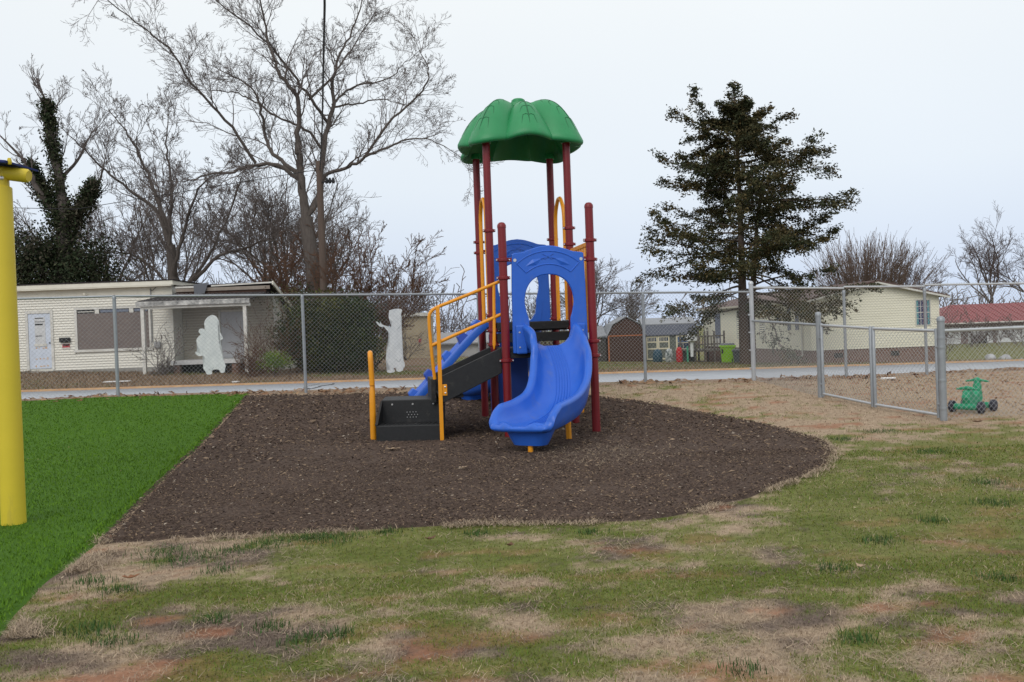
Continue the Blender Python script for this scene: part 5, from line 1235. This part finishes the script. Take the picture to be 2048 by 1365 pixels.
IVC = [np.array(c_) for c_ in ((.022,.034,.014),(.03,.045,.018),(.045,.05,.025),(.05,.045,.03))]
pts = []
for l, w in ((IVY[0],.5),(IVY[1],.17),(IVY[2][:3],.2),(IVY[3][:3],.22)):
    c3 = catmull([(x,0,z) for x, z in l], 26); pts.append(np.c_[c3, np.full(26, w)*np.linspace(1.15,.7,26)])
pts.append(np.c_[gr_.uniform(-2.7,.2,80), gr_.normal(0,.7,80), gr_.uniform(2.5,6.6,80)*gr_.uniform(.75,1,80), np.full(80,.42)])
pts.append(np.c_[gr_.uniform(.2,2.2,60), gr_.normal(0,.7,60), gr_.uniform(2.5,6.0,60)*gr_.uniform(.75,1,60), np.full(60,.40)])
pts = np.concatenate(pts); pts[:, 1] = np.where(pts[:, 1] == 0, gr_.normal(0,.1,len(pts)), pts[:, 1])
leaf_cloud(pts[:, :3], pts[:, 3], np.full(len(pts), 190), .15, IVC, 'ivy', m_fol, IT, 1.0, 2)

def vase_tree(name, label, loc, n, h, lean, o, seed, r=.05, group=None, mtw=m_twigb, curve=.0, base=.25, mb_=None, hv=.25):
    """many stems fanning from one base"""
    global trng
    trng = random.Random(seed); w = Wood(); T = thing(name, label, 'tree', loc, 0, group)
    for k in range(n):
        a = 2*PI*(k+trng.random())/n; q = math.sqrt(trng.random())*lean
        d = np.array([math.sin(q)*math.cos(a), math.sin(q)*math.sin(a), math.cos(q)])
        w.grow(np.array([math.cos(a)*base*q, math.sin(a)*base*q, -.3]), d, h*(1-hv+hv*1.3*trng.random())*(1-.12*q), r*(.6+.7*trng.random()), 0, o)
    w.build(T, mb_ or m_bark, mtw, 'stems'); return T
ov = dict(seg=[8,6,4,3], wig=.15, up=.02, lev=3, kids=[13,7,4.5], ang=.55, shr=.38, rmin=.0085)
vase_tree('multistem_tree', 'dense russet multi-stemmed bare tree right of the big trunk', (-6.1,36.2,tz(-6,36)), 18, 5.7, .66, ov, 21, .034)
vase_tree('multistem_tree', 'smaller russet multi-stemmed bare tree left of the big trunk', (-9.2,38.5,tz(-9,38)), 10, 5.2, .6, ov, 22, .034)
of = dict(seg=[8,5,3], wig=.04, up=.025, lev=2, kids=[10,4], ang=.26, shr=.36, rmin=.011)
vase_tree('round_fan_tree', 'round fan-shaped bare tree rising behind the yellow home roof', (29.6,72,-1.2), 130, 8.5, .58, of, 23, .034, hv=.06, mtw=mat('pale brown stems', (.17,.125,.105), .95, spec=.05))
# auto trees: trunk + spreading crown
def auto_tree(label, loc, h, r, seed, o, name='bare_tree', group=None, mtw=None, n=7, split=.35, lean=.6):
    global trng
    trng = random.Random(seed); w = Wood(); T = thing(name, label, 'tree', loc, 0, group)
    tr = [np.array([0,0,-.4])]; d = np.array([0,0,1.])
    for i in range(6): d = unit(d+rv()*.05); tr.append(tr[-1]+d*h*split/5)
    w.poly(tr, r, r*.7, 0)
    for k in range(n):
        a = 2*PI*(k+trng.random())/n; q = lean*(.25+.9*trng.random()); t = tr[-1-(k % 2)]
        w.grow(t, np.array([math.sin(q)*math.cos(a), math.sin(q)*math.sin(a), math.cos(q)]), h*(1-split)*(.7+.35*trng.random()), r*.42, 0, o)
    w.build(T, m_bark, mtw or m_twig); return T
oa = dict(seg=[7,5,4,3], wig=.14, up=.04, lev=3, kids=[9,6,4.5], ang=.62, shr=.5, rmin=.011)
G_ = 'thin bare trees behind the boarded house'
auto_tree('slim bare tree straight behind the porch roof', (-15.0,52,.3), 11.5, .17, 31, oa, group=G_)
auto_tree('ivy-stemmed bare tree between porch and russet tree', (-13.2,49,.3), 10.5, .18, 32, oa, group=G_)
auto_tree('slim bare tree behind the boarded window', (-21.5,54,.4), 10, .17, 33, oa, group=G_)
auto_tree('bare tree behind the left end of the big tree crown', (-25.5,57,.5), 11, .18, 34, oa, group=G_)
auto_tree('bare tree right behind the front door roof', (-28,52,.5), 9.5, .17, 39, oa, group=G_)
auto_tree('bare tree behind the main trunk fork', (-11.5,56,.2), 9.5, .17, 40, oa, group=G_)
auto_tree('bare tree far behind the boarded window, left of the wide bare tree', (-24,64,.2), 12.5, .18, 44, oa, group=G_)
auto_tree('bare tree far behind the porch, right of the wide bare tree', (-17.5,62,.1), 12, .18, 45, oa, group=G_)
auto_tree('bare tree far behind the fork of the big trunk, left of the pole', (-14.2,66,0), 11.5, .18, 46, oa, group=G_)
auto_tree('low bare tree behind the hut and stair rails', (-6.5,62,-.3), 6.2, .14, 35, oa)
auto_tree('low bare tree seen through the slide arch', (2.2,66,-.9), 5.6, .14, 36, oa)
auto_tree('low bare tree left of the brown barn shed', (6.3,64,-1.0), 7.6, .15, 37, oa, n=9, lean=.8)
auto_tree('pale bare tree between shed roof and evergreen', (10.3,74,-1.1), 6.2, .13, 38, oa)
auto_tree('tall bare tree above the red metal roof', (49.5,90,-1.2), 11.2, .24, 41, dict(oa, kids=[8,6,5], rmin=.012), n=8, lean=.7, mtw=m_twigd)
auto_tree('bare tree at the right edge behind the red-roofed house', (56,93,-1.2), 10.5, .22, 42, dict(oa, rmin=.012), mtw=m_twigd)
auto_tree('thin young bare tree right of the round fan tree', (34.5,74,-1.2), 7.5, .08, 43, dict(oa, rmin=.01), n=4, lean=.3, mtw=m_twigd)

# scrub and far woods that read as one mass
def scrub(name, spots, o, m, seed):
    global trng
    trng = random.Random(seed); w = Wood()
    for (x, y, h, n, lean) in spots:
        z = tz(x, y)
        for k in range(n):
            a = trng.uniform(0, 2*PI); q = math.sqrt(trng.random())*lean
            w.grow(np.array([x+.2*math.cos(a), y+.2*math.sin(a), z-.1]), np.array([math.sin(q)*math.cos(a), math.sin(q)*math.sin(a), math.cos(q)]), h*(.6+.5*trng.random()), .02*h/2, 0, o)
    V, F = prisms(np.array(w.A+[p for b in w.big for p in b[0][:-1]]), np.array(w.B+[p for b in w.big for p in b[0][1:]]), np.array(w.ra+[r for b in w.big for r in b[1][:-1]]), np.array(w.rb+[r for b in w.big for r in b[1][1:]]), 3)
    return tag(np_mesh(name, V, F, m), kind='stuff')
os_ = dict(seg=[5,4,3], wig=.16, up=.03, lev=2, kids=[7,5], ang=.6, shr=.5, rmin=.012)
r_ = random.Random(5)
scrub('far_scrub', [(r_.uniform(36,62), r_.uniform(84,105), r_.uniform(3.0,5.6), 6, .7) for _ in range(34)], dict(os_, rmin=.03, kids=[5,3]), m_twigd, 1)
scrub('far_scrub', [(r_.uniform(-10,9), r_.uniform(64,80), r_.uniform(2.0,3.6), 5, .75) for _ in range(30)], dict(os_, rmin=.016, kids=[5,4]), m_twigd, 2)
scrub('far_scrub', [(r_.uniform(-34,-9), r_.uniform(50,70), r_.uniform(3.5,8.0), 6, .55) for _ in range(46)], dict(os_, rmin=.016, kids=[5,4]), m_twig, 3)
scrub('far_scrub', [(r_.uniform(33,46), r_.uniform(70,77), r_.uniform(1.8,3.4), 5, .7) for _ in range(12)], dict(os_, rmin=.018, kids=[5,4]), m_twigd, 6)
# distant wood along the horizon
hz = [(x+r_.uniform(-3,3), 150+r_.uniform(-15,25), r_.uniform(4.5,8.5), 5, .6) for x in np.linspace(-110,140,60)]
scrub('distant_wood', hz, dict(os_, rmin=.07, kids=[4,2]), mat('hazy twigs', (.20,.18,.185), .95, spec=.05), 4)
# thorny shrubs in the house yard
def shrub(label, x, y, h, n, seed, lean=.8, m=m_twigb, name='bare_shrub'):
    global trng
    trng = random.Random(seed); w = Wood(); T = thing(name, label, 'shrub', on(x, y))
    for k in range(n):
        a = trng.uniform(0, 2*PI); q = math.sqrt(trng.random())*lean
        w.grow(np.array([0,0,-.05]), np.array([math.sin(q)*math.cos(a), math.sin(q)*math.sin(a), math.cos(q)]), h*(.5+.6*trng.random()), .015, 0, dict(seg=[5,4,3], wig=.16, up=.02, lev=2, kids=[6,5], ang=.6, shr=.5, rmin=.006))
    w.build(T, m_bark, m, 'stems'); return T
shrub('tangled russet bare shrub at the right corner of the porch', -8.55, 31.2, 2.3, 22, 51)
shrub('low tangled bare shrub right of the porch step', -8.9, 29.8, 1.3, 22, 55, 1.0)
shrub('thin leafless shrub growing beside the left porch post', -12.5, 31.0, 2.0, 6, 52, .5, m_twig)
shrub('small dark bare shrub at the foot of the left porch post', -12.5, 31.1, .7, 16, 53, 1.0, m_twig)
shrub('bare bush left of the tan hut', -5.6, 46, 1.7, 16, 54, .8, m_twig)
shrub('thin bare shrub at the right corner of the yellow home', 21.6, 43.4, 3.0, 5, 56, .35, m_twigd)
# evergreen shrub
ES = thing('evergreen_shrub', 'large dark evergreen shrub behind the fence under the big bare tree', 'shrub', on(-6.6, 32))
gr_ = np.random.default_rng(9)
n = 300; u = unit_rows(gr_.normal(0,1,(n,3))); rad = gr_.uniform(.5,1,n)**.5
cz_ = 1.35; P = np.stack([u[:,0]*rad*1.65, u[:,1]*rad*1.2, cz_+u[:,2]*rad*1.35], 1); P[:, 0] += .25*np.sin(P[:, 2]*3); P = P[P[:, 2] > .05]
EVC = [np.array(c_) for c_ in ((.018,.030,.012),(.024,.040,.014),(.035,.052,.016),(.07,.075,.018),(.05,.045,.018))]
leaf_cloud(P, np.full(len(P), .26), np.full(len(P), 120), .10, EVC, 'foliage', m_fol, ES, 1.0, 4)
MB().tube([(0,0,-.2),(.05,0,.8),(.2,.1,1.8)], [.09,.06,.03], 8).build('stem', m_bark, ES, True)
for s in (-.5,.5): MB().tube([(0,0,0),(s,.1,.9),(s*1.8,0,1.9)], [.05,.04,.02], 6).build('stem', m_bark, ES, True)
YB = thing('young_evergreen', 'slender olive evergreen between porch and large dark shrub', 'shrub', on(-8.0, 33.2))
n = 60; P = np.stack([gr_.normal(0,.45,n), gr_.normal(0,.4,n), gr_.uniform(.3,3.2,n)], 1)
leaf_cloud(P, np.full(n, .25), np.full(n, 60), .09, [np.array((.05,.055,.02)), np.array((.035,.05,.018)), np.array((.09,.07,.03))], 'foliage', m_fol, YB, 1.0, 6)
MB().tube([(0,0,-.2),(0,0,3.0)], [.05,.02], 8).build('stem', m_bark, YB, True)
LG = thing('leafy_weed', 'small bright yellow-green leafy weed right of the porch', 'plant', on(-8.1, 29.6))
P = np.stack([gr_.normal(0,.22,26), gr_.normal(0,.18,26), gr_.uniform(.35,.75,26)], 1); leaf_cloud(P, np.full(26,.12), np.full(26,50), .07, [np.array((.16,.22,.03)), np.array((.10,.16,.03))], 'foliage', m_fol, LG, .8, 7)
MB().tube([(0,0,-.1),(0,0,.7)], [.02,.01], 6).build('stem', m_bark, LG, True)

# evergreen cedar
CD = thing('cedar_tree', 'tall dark olive evergreen with layered drooping boughs across the road', 'tree', (10.7,40,tz(10.7,40)))
trng = random.Random(77); gr_ = np.random.default_rng(77); w = Wood()
t1 = catmull([(0,0,-.4),(-.05,0,2.5),(-.02,.05,5.5),(-.05,0,9),(-.15,0,12.6)], 26); t2 = catmull([(.32,.15,-.4),(.38,.2,2.0),(.6,.25,4.5),(.85,.2,7.0),(1.2,.1,9.2)], 22)
w.poly(list(t1), .30, .03, 0); w.poly(list(t2), .24, .03, 0)
SQ = []; SD = []; SL = []; prof = ([1.6,2.4,3.7,6,8,10,11.3,12.2,12.9],[3.8,4.9,5.1,4.7,4.0,3.2,1.7,.7,.25])
def bough(z, a, ln, up0):
    x0 = np.array([np.interp(z, t1[:,2], t1[:,0]), 0, z]) if trng.random() < .62 or z > 9 else np.array([np.interp(z, t2[:,2], t2[:,0]), .2, z])
    d = unit(np.array([math.cos(a), math.sin(a), up0])); p = [x0]; n = 9
    for i in range(n):
        d = unit(d+rv()*.14+np.array([0,0,-.05 if i < 5 else .05])); p.append(p[-1]+d*ln/n)
    w.poly(p, .012+.010*ln, .006, .045)
    i0 = 4 if z < 4.5 else (3 if z < 6.5 else 2)
    for i in range(i0, n+1):
        t = i/n; dd = unit(p[i]-p[i-1]); sd = unit(np.cross(dd, [0,0,1]))
        for s in range(3 if i < n else 5):
            q = p[i]-dd*ln/n*trng.random()
            sp = unit(dd*trng.uniform(.3,1.0)+sd*trng.uniform(-1,1)+np.array([0,0,trng.uniform(-.45,.30)]))
            SQ.append(q); SD.append(sp); SL.append(min(.95, .22*ln)*trng.uniform(.55,1.15)*(1.2-.5*t))
zz = 2.8
while zz < 11.9:
    rr = np.interp(zz, *prof)
    for k in range(3):
        a = trng.uniform(0, 2*PI); asym = 1+.12*math.cos(a)*(1 if zz > 7 else -.1)
        bough(zz+trng.uniform(-.15,.15), a, rr*trng.uniform(.5,1.05)*asym, np.interp(zz,[1.5,4,8,12],[-.10,.08,.28,.5])+trng.uniform(-.3,.35))
    zz += .27
for (z, a, ln, up) in ((9.2,0.1,4.0,.15),(9.0,-.5,3.6,.2),(7.0,-.15,4.0,.1),(6.8,.4,4.0,.1),(4.6,3.2,5.5,.22),(4.4,2.8,4.6,.2),(3.2,-.25,5.6,.16),(2.9,.2,5.4,.1),(3.4,.1,5.0,.05),(10.0,3.0,3.6,.45),(10.3,3.4,3.2,.7),(10.6,.2,2.4,.4),(8.6,3.1,3.9,.28),(2.6,3.3,4.6,.05),(6.2,3.0,4.4,.3),(6.0,3.4,4.0,.2),(5.2,.0,3.8,.0),(8.0,2.9,3.6,.15)):
    bough(z, a, ln, up)
for z in np.arange(11.0, 12.85, .07):
    a = trng.uniform(0, 2*PI); SQ.append(np.array([-.12,0,z])); SD.append(unit(np.array([math.cos(a), math.sin(a), .8]))); SL.append(.22+.36*(12.9-z))
SQ = np.array(SQ); SD = np.array(SD); SL = np.array(SL); NL = 36
nS = len(SQ); ix = np.repeat(np.arange(nS), NL); tt_ = gr_.uniform(0.02, 1, nS*NL)
rad = (.10+.16*SL[ix])*np.sin(PI*np.clip(tt_*.9+.08, 0, 1))**.7
Pn = SQ[ix]+SD[ix]*(tt_*SL[ix])[:, None]+gr_.normal(0, 1, (nS*NL, 3))*rad[:, None]*np.array([.75,.75,.62])
Pn[:, 2] -= .22*tt_**2*SL[ix]
ax = unit_rows(SD[ix]+gr_.normal(0, .55, (nS*NL, 3))+np.array([0,0,-.18])); bx_ = unit_rows(np.cross(ax, gr_.normal(0, 1, (nS*NL, 3))))
sz = gr_.uniform(.07, .17, nS*NL)[:, None]
Vc = np.stack([Pn-ax*sz*.5, Pn+bx_*sz*.24, Pn+ax*sz*.6, Pn-bx_*sz*.24], 1).reshape(-1, 3)
CDC = 1.1*np.array([(.030,.035,.016),(.040,.043,.018),(.050,.048,.020),(.062,.052,.021),(.036,.044,.020),(.074,.056,.023)])
cc = CDC[gr_.integers(0, 6, nS)][ix]*gr_.uniform(.6, 1.45, (nS*NL, 1))
w.build(CD, mat('cedar bark', (.13,.10,.082), .95, col2=(.085,.065,.055), scale=5, stretch=(6,6,.5), bump=.4, bscale=20, spec=.1), m_twig)
oc_ = np.arange(nS*NL)*4
tag(np_mesh('foliage', Vc, np.stack([oc_, oc_+1, oc_+2, oc_+3], 1), m_fol, np.repeat(cc, 4, axis=0), parent=CD), kind='stuff')
print('cedar clumps', nS)
